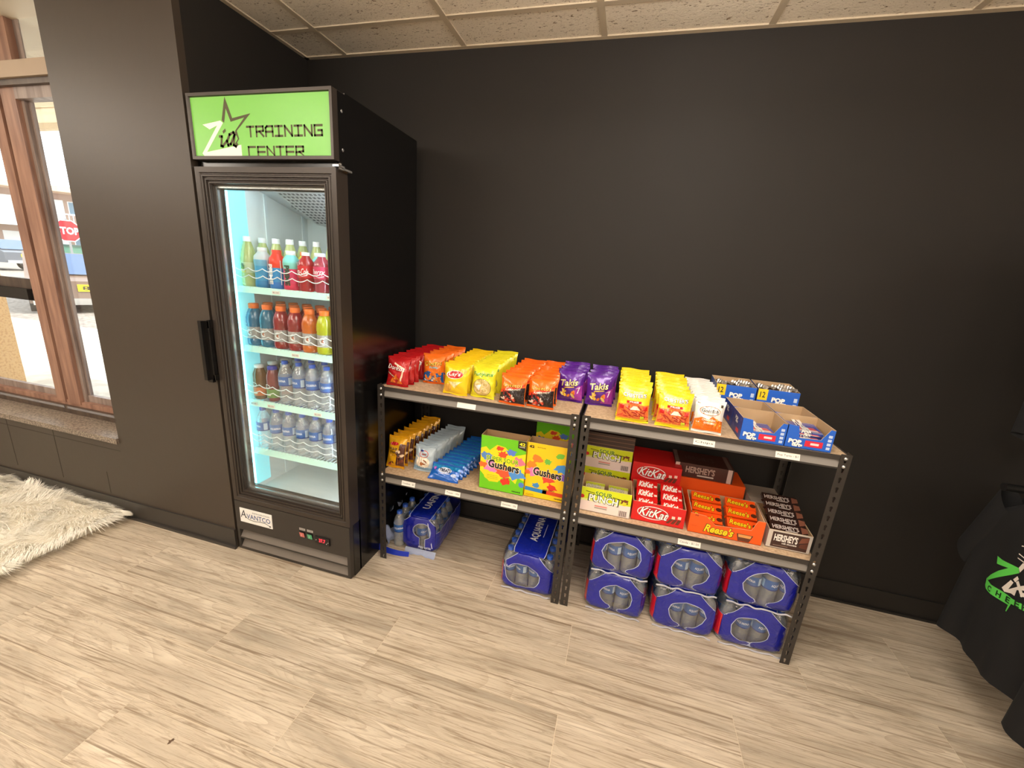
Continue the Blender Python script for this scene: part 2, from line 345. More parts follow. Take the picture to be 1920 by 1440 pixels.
g.box(0,5.2,-.024,0,H-.0014,H+.005,skip='t'); g.box(0,.022,YW,0,H-.0014,H+.005,skip='t'); g.box(-4.2,0,YW-.022,YW,H-.0014,H+.005,skip='t')
g.obj('grid_bar','ceiling_grid',ceil)
# ceiling lamps (troffers), outside the frame; the left-wall one is added for fill
mat('lamp_diffuser',.5,color=(255,244,230),emit=12.2)
for k,(tx,ty) in enumerate(TROF):
    q=G(); q.box(tx-.3,tx+.3,ty-.6,ty+.6,H-.03,H-.002); q.box(0,0,0,0,0,0) if 0 else None
    o=q.obj('ceiling_light','powder_white' if 'powder_white' in MATS else mat('powder_white',.5,color=(225,215,200)))
    tag(o,['ceiling light panel hanging nearest the steel shelves','ceiling light panel between the window and the camera','ceiling light panel toward the right wall','ceiling light panel behind the camera, left of centre','ceiling light panel farthest behind the camera','added ceiling light panel nearest the left wall'][k],'light','ceiling lights')
    d=G(); d.box(tx-.27,tx+.27,ty-.57,ty+.57,H-.25,H-.031); d.obj('diffuser','lamp_diffuser',o)  # lens made deep so its glowing sides brighten the ceiling
# ---------------------------------------------------------------- window
def woodstreak(name,c1,c2,rough,spec=.5):
    m=bpy.data.materials.new(name); m.use_nodes=True; nt=m.node_tree; b=nt.nodes['Principled BSDF']; b.inputs['Roughness'].default_value=rough
    tc=nt.nodes.new('ShaderNodeTexCoord'); mp=nt.nodes.new('ShaderNodeMapping'); mp.inputs['Scale'].default_value=(30,30,3); nt.links.new(tc.outputs['Object'],mp.inputs[0])
    n=nt.nodes.new('ShaderNodeTexNoise'); n.inputs['Scale'].default_value=1; n.inputs['Detail'].default_value=3; nt.links.new(mp.outputs[0],n.inputs['Vector'])
    r=nt.nodes.new('ShaderNodeValToRGB'); r.color_ramp.elements[0].position=.35; r.color_ramp.elements[1].position=.65; r.color_ramp.elements[0].color=lin(c1); r.color_ramp.elements[1].color=lin(c2)
    nt.links.new(n.outputs[0],r.inputs[0]); nt.links.new(r.outputs[0],b.inputs['Base Color']); MATS[name]=m
woodstreak('bronze_frame',(128,93,79),(164,126,107),.32); woodstreak('bronze_edge',(120,104,98),(158,142,134),.4); mat('black_gasket',.6,color=(26,22,20)); woodstreak('dark_bronze',(62,50,44),(88,74,64),.35)
mat('beige_rail',.45,color=(170,150,128))
win=empty('window_1',(0,0,0)); win['kind']='structure'
def part(name,mt,boxes,par=win):
    q=G()
    for b_ in boxes: q.box(*[(-.485 if (i==3 and v==-.42) else -.492 if (i==3 and v in(-.44,-.45)) else v) for i,v in enumerate(b_)])
    return q.obj(name,mt,par)
TOP=H+.05
part('stile','bronze_frame',[(-1.43,-1.36,-.535,-.44,.53,2.14)]); part('stile','bronze_frame',[(-1.335,-1.235,-.535,-.44,.53,2.14)])
part('stile','dark_bronze',[(-1.485,-1.43,-.505,-.42,.53,2.14)]); part('stile','bronze_edge',[(-1.235,-1.20,-.50,-.42,.53,2.14),(-1.235,-1.215,-.515,-.50,.53,2.14)])
part('stile','bronze_frame',[(-1.36,-1.23,-.52,-.42,2.225,TOP)]); part('stile','bronze_edge',[(-1.23,-1.19,-.49,-.42,2.225,TOP)])
part('gasket','black_gasket',[(-1.36,-1.335,-.505,-.45,.53,2.14)])
part('transom_rail','beige_rail',[(-2.75,-.717,-.57,-.42,2.165,2.232)]); part('transom_rail','dark_bronze',[(-2.75,-.717,-.555,-.42,2.14,2.165)]); part('head_rail','bronze_edge',[(-2.75,-1.43,-.535,-.42,2.09,2.14),(-1.235,-.717,-.535,-.42,2.09,2.14)])
part('meeting_rail','dark_bronze',[(-2.75,-1.43,-.50,-.42,1.155,1.225)]); part('sash_lock','black_gasket',[(-2.3,-1.50,-.525,-.50,1.11,1.17),(-2.3,-1.47,-.505,-.44,1.105,1.155)])
part('bottom_rail','dark_bronze',[(-2.75,-.717,-.545,-.42,.4695,.515)]); part('bottom_rail','bronze_frame',[(-2.75,-.717,-.53,-.42,.515,.545)]); part('bottom_rail','bronze_edge',[(-2.75,-.717,-.505,-.42,.545,.585)])
mat('rail_track',.2,metal=.6,color=(180,180,185)); part('track','rail_track',[(-2.75,-1.36,-.5465,-.545,.498,.512),(-1.335,-.717,-.5465,-.545,.498,.512)])
part('jamb','dark_bronze',[(-.735,-.717,-.535,-.42,.53,2.14)]); part('jamb','dark_bronze',[(-2.75,-2.70,-.535,-.42,.53,TOP)])
for bx in ((-2.7,-1.485,-.490,-.487,1.225,2.09),(-2.7,-1.485,-.498,-.495,.585,1.11),(-1.20,-.735,-.490,-.487,.585,2.09),(-2.7,-1.36,-.490,-.487,2.232,TOP),(-1.19,-.735,-.490,-.487,2.232,TOP)): part('pane','clear_glass',[bx])
# ---------------------------------------------------------------- outside
speckle('concrete',(196,188,176),(214,206,194),6,.8); speckle('asphalt',(118,108,100),(150,140,130),14,.9); speckle('stucco',(196,150,98),(214,172,120),60,.8,.3,.45,.03)
g=G(); g.box(-60,30,-.45,3.0,-.2,-.01); struct(g,'sidewalk','concrete')
g=G(); g.box(-120,60,3.0,70,-.3,-.05); struct(g,'road','asphalt')
mat('soffit_paint',.8,color=(236,220,190)); mat('soffit_seam',.8,color=(200,180,150))
g=G(); g.box(-12,5,-.48,1.5,2.7,2.85); so=struct(g,'roof','soffit_paint')
g=G(); [g.box(-12,5,y,y+.02,2.693,2.7) for y in (.1,.6,1.1)]; g.box(-12,5,1.48,1.55,2.64,2.85); g.obj('soffit_batten','soffit_seam',so)
pl=empty('stucco_pillar',(-4.15,.58,0)); tag(pl,'tan stucco pillar standing on the sidewalk outside the window','pillar')
q=G(); q.box(-.42,0,-.4,0,-.01,2.7); q.obj('shaft','stucco',pl); q=G(); q.box(-.43,.01,-.41,.01,-.01,.0); q.obj('base','concrete',pl)
mat('post_wood',.6,color=(150,126,116)); o=G().box(-.06,.06,0,.1,-.01,2.7).obj('awning_post','post_wood',None,(-4.42,.45,0)); tag(o,'purplish brown square post in front of the tan stucco pillar','post')
# motel building across the road
bl=empty('motel_building',(-43,22.5,0),.8); tag(bl,'two storey motel with white balcony railings across the road','building')
mat('motel_wall',.8,color=(176,150,136)); mat('motel_white',.6,color=(232,232,230)); mat('motel_glass',.15,color=(110,140,160)); mat('motel_roof',.8,color=(206,176,150))
q=G(); q.box(-14,14,2,12,0,5.6); q.obj('wall','motel_wall',bl)
q=G(); q.box(-14.5,14.5,-.2,12.4,5.3,5.7); q.obj('roof','motel_roof',bl)
for z in (2.75,): q=G(); q.box(-14,14,0,2,z-.25,z); q.obj('balcony_floor','motel_white',bl)
for k in range(10):
    x=-13+k*2.9
    for z in (0,2.75):
        q=G(); q.box(x,x+.95,1.94,2,z+.02,z+2.05); d=q.obj('door','motel_white',bl); q=G(); q.box(x+1.2,x+2.4,1.94,2,z+.9,z+2.0); w_=q.obj('window','motel_white',bl); q=G(); q.box(x+1.27,x+2.33,1.92,1.94,z+.97,z+1.93); q.obj('pane','motel_glass',w_)
    q=G(); q.box(x-.35,x-.2,0,.15,0,5.3); q.obj('column','motel_white',bl)
    q=G(); q.box(x-.2,x+2.55,0,.04,3.6,3.68); [q.box(x-.1+i*.25,x-.06+i*.25,0,.03,2.75,3.62) for i in range(11)]; q.obj('railing','motel_white',bl)
# stop sign
st=empty('stop_sign',(-17.3,8.4,.08),math.radians(58)); tag(st,'red octagonal stop sign on a metal post beyond the window','sign')
mat('sign_red',.5,color=(196,30,40)); mat('sign_white',.5,color=(240,240,240)); mat('sign_steel',.4,metal=.7,color=(150,150,150))
q=G(); q.box(-.03,.03,.03,.08,-.05,2.15); q.obj('post','sign_steel',st)
q=G(); oc=[(.38*cos(PI/8+PI/4*i),1.75+.38*sin(PI/8+PI/4*i)) for i in range(8)]
q.shape(poly2(oc),lambda x,z:(x,.02,z),(240,240,240)); q.shape(poly2([(x*.93,1.75+(z-1.75)*.93) for x,z in oc]),lambda x,z:(x,.015,z),(196,30,40)); q.shape(text('STOP',0,1.75,.56,.24,.03),lambda x,z:(x,.01,z),(245,245,245)); q.obj('sign_face','print',st)
q=G(); q.poly([(x,.03,z) for x,z in oc],150); q.obj('sign_back','sign_steel',st)
# dumpster
du=empty('green_dumpster',(-19.4,9.3,0),.9); tag(du,'green steel dumpster standing by the road below the stop sign','dumpster'); mat('dump_green',.6,color=(96,140,120)); mat('dump_lid',.6,color=(60,84,76))
q=G(); q.poly([(-.9,0,.1),(.9,0,.1),(.9,-.25,1.3),(-.9,-.25,1.3)]); q.box(-.9,.9,0,1.1,.1,1.3,skip='t'); q.obj('bin','dump_green',du); q=G(); q.box(-.93,.93,-.28,1.12,1.3,1.36); q.obj('lid','dump_lid',du); [G().box(x,x+.06,-.2,1,.0,.12).obj('foot','dump_lid',du) for x in (-.8,.74)]; [G().box(x,x+.05,-.3,1.15,.7,.8).obj('rib','dump_lid',du) for x in (-.95,.9)]
# parked car
def car(name,loc,rz,col,label):
    c=empty(name,loc,rz); c.scale=(1,1,.86); tag(c,label,'car','cars parked outside'); mt=mat('car_'+name,.35,color=col,coat=.5); mat('car_glass',.08,color=(70,90,120)); mat('tyre',.8,color=(30,30,32)); mat('hub',.3,metal=.8,color=(170,170,170)); mat('chrome',.2,metal=.9,color=(200,200,200))
    prof=[(-2.3,.45),(-2.3,.85),(-1.9,1.0),(-1.0,1.05),(-.35,1.62),(1.5,1.66),(2.15,1.1),(2.3,1.0),(2.3,.45)]
    q=G(); Wd=.9
    for s_ in (-1,1): q.poly([(x,s_*Wd,z) for x,z in prof])
    for (a,b),(c_,d) in zip(prof,prof[1:]+prof[:1]): q.poly([(a,-Wd,b),(c_,-Wd,d),(c_,Wd,d),(a,Wd,b)])
    bo=q.obj('body',mt,c)
    q=G(); q.poly([(-.96,-.8,1.09),(-.40,-.72,1.58),(-.40,.72,1.58),(-.96,.8,1.09)]); e=q; e.v=[(x-.02,y,z+.02) for x,y,z in e.v]; q.obj('windscreen','car_glass',c)
    q=G(); q.poly([(1.53,-.72,1.63),(2.12,-.8,1.14),(2.12,.8,1.14),(1.53,.72,1.63)]); q.v=[(x+.02,y,z+.02) for x,y,z in q.v]; q.obj('rear_window','car_glass',c)
    for s_ in (-1,1):
        q=G(); q.poly([(-.8,s_*.905,1.1),(-.3,s_*.905,1.52),(.5,s_*.905,1.54),(.5,s_*.905,1.1)]); q.obj('side_window','car_glass',c); q=G(); q.poly([(.6,s_*.905,1.1),(.6,s_*.905,1.54),(1.4,s_*.905,1.54),(1.85,s_*.905,1.1)]); q.obj('side_window','car_glass',c)
        for x in (-1.45,1.45):
            q=G(); q.lathe([(.2,-.1),(.34,-.1),(.34,.1),(.2,.1)],20,30); w_=q.obj('wheel','tyre',c,(x,s_*.84,.34)); w_.rotation_euler.x=PI/2; q=G(); q.lathe([(.0,-.11),(.2,-.105),(.2,.105),(.0,.11)],14,170); q.obj('hubcap','hub',w_)
    q=G(); q.box(-2.36,-2.28,-.85,.85,.42,.58); q.box(2.28,2.36,-.85,.85,.42,.58); q.obj('bumper','chrome',c)
    q=G(); [q.box(-2.33,-2.29,y,y+.3,.7,.82) for y in (-.8,.5)]; q.obj('headlight','car_glass',c)
    q=G(); q.box(2.3,2.32,-.17,.17,.75,.92,(240,205,30)); q.shape(text('81',0,.835,.2,.1,.02),lambda x,z:(2.325,x,z),(40,40,30)); q.obj('licence_plate','print',c)
    return c
car('parked_car',(-11.7,5.5,-.22),math.radians(-29),(112,92,80),'brown car with a yellow plate parked outside the window')
car('distant_car',(-29,11,-.05),math.radians(20),(80,84,92),'dark grey car far off across the road')
# ---------------------------------------------------------------- refrigerator
X0,X1=.015,.668; YF=-.68
fr=empty('display_refrigerator',(X0,-.61,0)); FL=Vector((X0,-.61,0))
tag(fr,'tall black glass-door drinks refrigerator with green lit sign in the wall niche','refrigerator')
def fp(g,name,m,par=None):
    """part of the refrigerator, built in room coordinates"""
    par=par or fr; off=FL if par is fr else FL
    g.v=[(a-FL.x,b-FL.y,c-FL.z) for a,b,c in g.v]; o=g.obj(name,m,par); return o
mat('gloss_black',.2,color=(16,15,15),spec=.5); mat('panel_black',.42,color=(46,42,39),spec=.5,bump=(500,.1,.0003)); mat('louver_grey',.4,color=(110,103,96)); mat('white_liner',.4,color=(236,242,240)); mat('wall_glow',.4,color=(140,222,230),emit=.7)
mat('door_alu',.38,color=(62,55,50),metal=.35); mat('silver',.25,metal=.85,color=(205,205,205)); mat('mint_strip',.4,color=(196,240,226),emit=.12); mat('led',.5,color=(150,232,238),emit=4); mat('led_fill',.5,color=(225,242,250),emit=30); mat('wire_white',.35,color=(236,244,244)); mat('hole_dark',.8,color=(96,104,112)); mat('fan_cover',.4,color=(208,214,220)); mat('line_grey',.6,color=(120,124,126))
q=G(); q.box(X0,.05,-.613,-.078,.0,2.02); q.box(.632,X1,-.613,-.078,0,2.02); q.box(.05,.632,-.12,-.078,0,2.02); q.box(.05,.632,-.613,-.12,0.02,.29); q.box(.05,.632,-.613,-.12,1.775,2.02); q.box(X1-.0,X1+.0015,-.655,-.612,.0,2.013)
cab=fp(q,'cabinet','gloss_black')
q=G(); q.box(.05,.056,-.605,-.12,.29,1.775); q.box(.626,.632,-.605,-.12,.29,1.775); q.box(.056,.626,-.126,-.12,.29,1.775); q.box(.056,.626,-.605,-.126,.29,.296); q.box(.056,.626,-.605,-.126,1.769,1.775); fp(q,'liner','white_liner')
for k in (0,1):
    q=G(); x=.056+k*.565; q.box(x,x+.005,-.17,-.155,.3,1.74); q.box(x,x+.005,-.40,-.385,.3,1.74); fp(q,'shelf_rail','wire_white')
# sign box
def ring(x0,x1,z0,z1,prof,g,c=100):
    for (d0,y0),(d1,y1) in zip(prof,prof[1:]):
        A=[(x0+d0,y0,z0+d0),(x1-d0,y0,z0+d0),(x1-d0,y0,z1-d0),(x0+d0,y0,z1-d0)]; B=[(x0+d1,y1,z0+d1),(x1-d1,y1,z0+d1),(x1-d1,y1,z1-d1),(x0+d1,y1,z1-d1)]
        for i in range(4): g.poly([A[i],A[(i+1)%4],B[(i+1)%4],B[i]],c)
    return g
q=ring(X0,.667,1.788,2.016,[(0,-.613),(0,-.683),(.011,-.683),(.014,-.676)],G()); sf=fp(q,'sign_frame','door_alu')
mat('sign_green',.35,color=(112,186,70),emit=.17)
q=G(); q.box(.028,.655,-.677,-.66,1.80,2.003); fp(q,'sign_panel','sign_green')
q=G(); K=(88,84,60); Wt=(250,240,238)
def sg(vt,c,l): q.shape(vt,lambda x,z:(x,-.6772-.0002*l,min(max(z,1.8005),2.003)),c)
so=[(.1955,2.001),(.223,1.929),(.309,1.943),(.2385,1.886),(.247,1.859),(.228,1.838),(.2255,1.843),(.2405,1.859),(.2305,1.886),(.279,1.930),(.214,1.917),(.1965,1.962),(.1825,1.914),(.172,1.923)]
sg(poly2(so),K,1)
sg(poly2([(.077,1.91),(.165,1.922),(.177,1.914),(.085,1.815),(.254,1.839),(.254,1.801),(.07,1.8),(.061,1.81),(.148,1.906),(.109,1.893)]),Wt,1)
sg(poly2([(.171,1.886),(.185,1.895),(.187,1.886),(.174,1.877)]),K,2); sg(stroke([(.156,1.868),(.165,1.868),(.158,1.836),(.165,1.834),(.186,1.852)],.009),K,2)
sg(stroke([(.232,1.876),(.222,1.881),(.203,1.874),(.189,1.852),(.192,1.838),(.205,1.842),(.226,1.872),(.219,1.838),(.228,1.834),(.235,1.84)],.0095),K,2)
LT={'T':[[(0,1),(1,1)],[(.5,1),(.5,0)]],'R':[[(0,0),(0,1),(1,1),(1,.55),(0,.45)],[(.45,.48),(1,0)]],'A':[[(0,0),(0,.85),(.2,1),(1,1),(1,0)],[(0,.45),(1,.45)]],'I':[[(0,1),(1,1)],[(.5,1),(.5,0)],[(0,0),(1,0)]],'N':[[(0,0),(0,1),(1,0),(1,1)]],'G':[[(1,1),(0,1),(0,0),(1,0),(1,.5),(.5,.5)]],'C':[[(1,1),(0,1),(0,0),(1,0)]],'E':[[(1,1),(0,1),(0,0),(1,0)],[(0,.5),(1,.5)]]}
def squared(s,x0,x1,z0,z1,t):
    w=(x1-x0)/len(s)
    for i,ch in enumerate(s):
        for st in LT[ch]: sg(stroke([(x0+w*(i+.1+.72*a),z0+(z1-z0)*b) for a,b in st],t),K,1)
squared('TRAINING',.283,.625,1.867,1.899,.0072); squared('CENTER',.283,.541,1.797,1.831,.0072)
fp(q,'sign_lettering','matte_print')
q=G(); q.box(.02,.66,-.655,-.6,1.765,1.79); fp(q,'gap_strip','gloss_black')
# door: stepped aluminium frame, spacer, panes
dz0,dz1=.279,1.762
q=ring(X0,.672,dz0,dz1,[(0,-.617),(0,-.682),(.020,-.682),(.023,-.677),(.026,-.677),(.029,-.681),(.034,-.681),(.036,-.674),(.039,-.674),(.042,-.678),(.046,-.678),(.048,-.670),(.051,-.670),(.054,-.674),(.058,-.674),(.060,-.664),(.063,-.664),(.063,-.65)],G()); door=fp(q,'door','door_alu')
q=ring(X0+.061,.672-.061,dz0+.061,dz1-.061,[(0,-.654),(.011,-.654),(.011,-.640)],G()); fp(q,'spacer','silver',door)
q=ring(X0+.071,.672-.071,dz0+.071,dz1-.071,[(0,-.641),(.005,-.641),(.005,-.625)],G()); fp(q,'gasket','gloss_black',door)
q=G(); q.box(X0+.06,.612,-.656,-.6555,dz0+.06,dz1-.06); fp(q,'glass_pane','clear_glass',door)
q=ring(X0+.0,.672,dz0,dz1,[(0,-.618),(.05,-.618),(.05,-.63),(.075,-.63)],G()); fp(q,'inner_frame','gloss_black',door)
q=G(); q.box(-.012,.012,-.70,-.683,.885,1.15); q.box(-.03,-.012,-.715,-.70,.885,1.15); q.box(-.022,.004,-.705,-.69,.875,.89); q.box(.004,.016,-.70,-.682,.885,.91); q.box(.004,.016,-.70,-.682,1.12,1.155); fp(q,'handle','gloss_black',door)
q=G(); q.box(.665,.690,-.69,-.655,1.764,1.770); q.lathe([(.006,1.757),(.006,1.777)],10,200,.683,-.672); q.box(.672,.69,-.66,-.613,1.757,1.764); fp(q,'hinge','silver')
for z in (1.83,1.955): q=G(); q.lathe([(.006,0),(.004,.002)],10,90); q.v=[(.6695+c_,-.635+a,z+b) for a,b,c_ in q.v]; fp(q,'screw','silver')
# lower panel
q=G(); q.box(X0,.667,-.682,-.613,.118,.276); q.box(X0,.030,-.682,-.613,.005,.118); q.box(.652,.667,-.682,-.613,.005,.118); q.box(.03,.652,-.682,-.613,.005,.018); q.box(.03,.652,-.682,-.664,.066,.073); q.box(.6672,.668,-.682,-.6,.005,.276); fp(q,'lower_panel','panel_black')
for z in (.0725,.018):
    q=G(); q.poly([(.03,-.681,z),(.652,-.681,z),(.652,-.655,z+.038),(.03,-.655,z+.038)]); q.poly([(.03,-.655,z+.038),(.652,-.655,z+.038),(.652,-.62,z+.03),(.03,-.62,z+.03)]); fp(q,'louver','louver_grey')
q=G(); q.box(.03,.652,-.64,-.62,.018,.118); fp(q,'recess_back','gloss_black')
q=G(); q.box(.046,.237,-.6845,-.682,.166,.242,(238,238,236))
f=lambda x,z:(x,-.6848,z); NB=(40,70,130)
q.shape(text('A',.066,.212,.034,.042,.0,.15),f,(30,34,50)); q.shape(text('VANTCO',.157,.204,.142,.026,.012),f,NB); q.shape(text('REFRIGERATION',.174,.2275,.10,.0075),f,(60,64,80))
q.shape(stroke([(.072,.213),(.084,.195),(.10,.186),(.13,.183),(.17,.188),(.20,.187),(.216,.180),(.222,.176)],.003),f,(30,34,40)); q.shape(ell(.224,.176,.006,.004,12),f,(30,34,40)); fp(q,'maker_badge','plastic')
for x,c_ in ((.397,(206,110,104)),(.440,(84,176,128))):
    q=G(); q.box(x-.002,x+.028,-.684,-.682,.165,.196,(30,28,28)); q.poly([(x,-.684,.167),(x+.026,-.684,.167),(x+.026,-.689,.194),(x,-.689,.194)],c_); q.shape(text('I',x+.013,.181,.002,.012),lambda a,b:(a,-.689,b),(240,220,220)); fp(q,'rocker_switch','plastic')
    q=G(); q.box(x-.003,x+.030,-.6832,-.682,.203,.214,(170,165,160)); q.shape(text('LIGHT' if x<.42 else 'POWER',x+.013,.2085,.026,.005),lambda a,b:(a,-.6835,b),(60,60,60)); fp(q,'switch_label','print')
q=G(); q.box(.483,.562,-.688,-.682,.158,.194,(20,18,18)); fp(q,'controller','plastic')
mat('red_digits',.5,color=(255,40,60),emit=2.5); q=G(); q.shape(text('37.7',.523,.177,.034,.018,.01),lambda a,b:(a,-.6885,b),200); fp(q,'digits','red_digits')
q=G(); [q.shape(ell(x,z,.0022,.0022,8),lambda a,b:(a,-.6884,b),(200,200,200)) for x,z in ((.490,.176),(.548,.168),(.555,.174),(.546,.165))]; fp(q,'buttons','print')
# inside: lamps, fan cover, shelves
q=G(); q.box(.0565,.068,-.604,-.592,.32,1.74); fp(q,'lamp_strip','led'); q=G(); q.box(.616,.6255,-.604,-.592,.32,1.74); fp(q,'lamp_strip','led_fill')  # right strip, hidden by the door frame, is added to brighten the interior
q=G(); q.box(.0563,.060,-.590,-.50,.32,1.74); fp(q,'wall_glow','wall_glow')  # glow painted over the liner wall where the lamp strip lights it
q=G(); q.box(.10,.58,-.604,-.590,1.755,1.768); fp(q,'lamp_strip','led_fill')  # top strip likewise added as interior fill light
q=G(); PX=[(-.545,1.745),(-.545,1.70),(-.30,1.60),(-.13,1.59),(-.13,1.745)]
for x in (.262,.60): q.poly([(x,a,b) for a,b in PX])
for (a,b),(c_,d) in zip(PX,PX[1:]+PX[:1]): q.poly([(.262,a,b),(.60,a,b),(.60,c_,d),(.262,c_,d)])
fp(q,'fan_cover','fan_cover')
q=G(); nrm=Vector((0,-.1,-.245)).normalized()*.0015
for i in range(15):
    for j in range(11):
        x=.275+i*.0215; a=.03+j*.0865; y=-.545+.245*a; z=1.70-.1*a
        q.poly([(x,y+nrm.y,z+nrm.z),(x+.013,y+nrm.y,z+nrm.z),(x+.013,y+.011+nrm.y,z-.0045+nrm.z),(x,y+.011+nrm.y,z-.0045+nrm.z)])
fp(q,'vent_hole','hole_dark')['kind']='stuff'
q=G(); q.poly([(.058,-.57,1.763),(.26,-.57,1.763),(.26,-.13,1.64),(.058,-.13,1.64)]); q.poly([(.058,-.57,1.763),(.058,-.13,1.64),(.058,-.13,1.765)]); q.box(.058,.26,-.572,-.566,1.757,1.766); fp(q,'drip_tray','fan_cover')
q=G(); [q.box(.12,.24,-.30+k*.02,-.292+k*.02,1.675-k*.0056,1.684-k*.0056) for k in range(7)]; fp(q,'tray_slot','line_grey')
LX=[.090+.0764*k for k in range(7)]; SZ=[1.302,1.034,.770,.520]; SY0=-.578
for z in SZ:
    q=G(); [q.box(.06+i*.0202,.0625+i*.0202,SY0,-.15,z-.004,z-.001) for i in range(28)]; [q.box(.058,.624,y,y+.004,z-.009,z-.004) for y in (-.5,-.32,-.155)]
    s=fp(q,'wire_shelf','wire_white')
    q=G(); q.poly([(.058,SY0-.008,z-.026),(.625,SY0-.008,z-.026),(.625,SY0+.004,z+.002),(.058,SY0+.004,z+.002)]); q.box(.058,.625,SY0+.003,SY0+.005,z-.02,z+.001); fp(q,'front_strip','mint_strip',s)  # glow added to the front strip, which is no lamp
    for dz in (.052,.082):
        q=G(); pts=[]
        for i in range(7*8+1):
            t=i/8; pts.append((.052+t*.0764,SY0-.004-.0*(t),z+dz-.012*abs(sin(PI*t))))
        q.tube(pts,.0022,5); q.tube([(.058,SY0,z),(.058,SY0-.002,z+dz)],.002,5); fp(q,'guard_wire','wire_white',s)
    q=G(); [q.box(x,x+.04,SY0-.0085,SY0-.0055,z-.021,z-.007,(240,236,226)) for x in ((.25,.53) if z>1.2 else (.33,) if z>1 else (.07,.17,.43) if z>.7 else ())]
    if q.f:
        for x in ((.25,.53) if z>1.2 else (.33,) if z>1 else (.07,.17,.43)): q.shape(text('$2.50',x+.02,z-.014,.03,.007),lambda a,b:(a,SY0-.0088,b),(60,60,60))
        fp(q,'shelf_tag','print',s)
# ---------------------------------------------------------------- bottles
def cyl(R): return lambda x,z:(R*sin(x/R),-R*cos(x/R),z)
def wbottle(name,h=.205,R=.0315):
    g=G(); k=h/.205
    pr=[(.020,0),(.028,.002),(R,.010),(R*.93,.018),(R,.026),(R*.93,.036),(R,.046),(R*.93,.056),(R,.066),(R*.95,.076),(R,.086),(R,.135),(R*.97,.146),(R*.80,.163),(R*.55,.178),(.0125,.188),(.0125,.192)]
    g.lathe([(r,z*k) for r,z in pr],14,235,caps=False); o=g.obj(name,'pet')
    g=G(); g.lathe([(R+.0006,.089*k),(R+.0006,.133*k)],20,(52,104,176),caps=False); fn=cyl(R+.0011)
    g.lathe([(R+.0008,.089*k),(R+.0008,.094*k)],20,(30,60,140),caps=False)
    g.shape(text('AQUAFINA',0,.112*k,.050,.013,.02),fn,(240,245,250),.008); g.shape(rect(.038,.055,.094*k,.128*k),fn,(200,222,240),.006); g.shape(rect(-.07,-.05,.094*k,.128*k),fn,(150,190,226),.006)
    g.obj('label','print',o)
    g=G(); g.lathe([(.0142,.189*k),(.0142,.203*k),(.012,.205*k),(0,.205*k)],12,(44,92,196)); g.obj('cap','plastic',o); return reg(o)
def sports(name,c):
    R=.0365; g=G(); g.lathe([(.026,0),(.034,.003),(R,.012),(R,.03),(R*.9,.036),(R*.9,.085),(R,.092),(R*.93,.099),(R,.106),(R*.97,.13),(R*.8,.152),(.022,.168),(.018,.172)],16,c,caps=False); o=g.obj(name,'liquid')
    g=G(); g.lathe([(R*.9+.001,.034),(R*.9+.001,.088)],20,(176,172,170),caps=False); fn=cyl(R*.9+.0016)
    g.shape(text('G',.0,.062,.024,.03,.05),fn,(245,245,245),.006); g.shape(stroke([(.006,.066),(.001,.060),(.007,.056)],.004),cyl(R*.9+.002),(200,96,40)); g.obj('label','print',o)
    g=G(); g.lathe([(.0205,.170),(.0215,.174),(.0215,.19),(.019,.193),(0,.193)],16,(244,120,40)); g.obj('cap','plastic',o); return reg(o)
def sleeve(name,cols,capc,txtc,h=.165,R=.034,word='PRIME',tw=.016):
    g=G(); pr=[(.026,0),(R,.004),(R,.02),(R*.95,.03),(R*.95,.09),(R,.105),(R,.115),(R*.93,.13),(.020,.145),(.018,.15)]; n=len(cols)
    g.lathe([(r,z*h/.165) for r,z in pr],18,lambda j,z:cols[min(n-1,int(z/h*1.1*n))],caps=False); o=g.obj(name,'plastic')
    g=G(); fn=cyl(R*.95+.0035)
    if word: g.shape(text(word,0,.062*h/.165,.085*h/.165,tw*1.5,.05,0,-PI/2),fn,txtc,.006)
    g.shape(stroke([(.045,.02),(.045,.12)],.003),cyl(R+.0008),(250,250,250),.02)
    g.obj('sleeve_print','print',o)
    g=G(); g.lathe([(.019,.147*h/.165),(.0195,.150*h/.165),(.0195,h),(0,h)],16,capc); g.obj('cap','plastic',o); return reg(o)
def flavoured(name,h=.215):
    R=.033; g=G(); g.lathe([(.026,0),(R,.004),(R,.02),(R,.09),(R*.98,.12),(R*.75,.16),(.016,.19),(.0145,.195)],16,(214,224,150),caps=False); o=g.obj(name,'liquid')
    g=G(); g.lathe([(R+.0006,.06),(R+.0006,.105)],20,(206,222,178),caps=False); fn=cyl(R+.0012); g.shape(blob(-.004,.085,.012,3,12,.3),fn,(120,150,60)); g.shape(ell(.0,.068,.010,.008),fn,(240,214,60)); g.shape(blob(-.004,.092,.008,5,10,.5),cyl(R+.0016),(90,120,80)); g.obj('label','print',o)
    g=G(); g.lathe([(.0165,.193),(.0165,h-.002),(.015,h),(0,h)],14,(240,240,236)); g.obj('cap','plastic',o); return reg(o)
def cola(name,base,lab,capc,word='Coca-Cola',rot=0):
    R=.034; g=G(); g.lathe([(.024,0),(R,.008),(R*.93,.02),(R*.97,.04),(R,.06),(R,.11),(R*.9,.125),(.018,.142),(.0145,.15)],16,base,caps=False); o=g.obj(name,'liquid')
    g=G(); g.lathe([(R+.0008,.058),(R+.0008,.108)],22,lab,caps=False); g.shape(text(word,0,.084,.072,.026,.012,.35),cyl(R+.0015),(250,250,250),.008); g.shape(stroke([(-.03,.066),(-.01,.071),(.01,.064),(.03,.069)],.003),cyl(R+.0015),(250,250,250),.01); g.obj('label','print',o)
    g=G(); g.lathe([(.0165,.149),(.0165,.163),(0,.164)],14,capc); g.obj('cap','plastic',o); return reg(o)
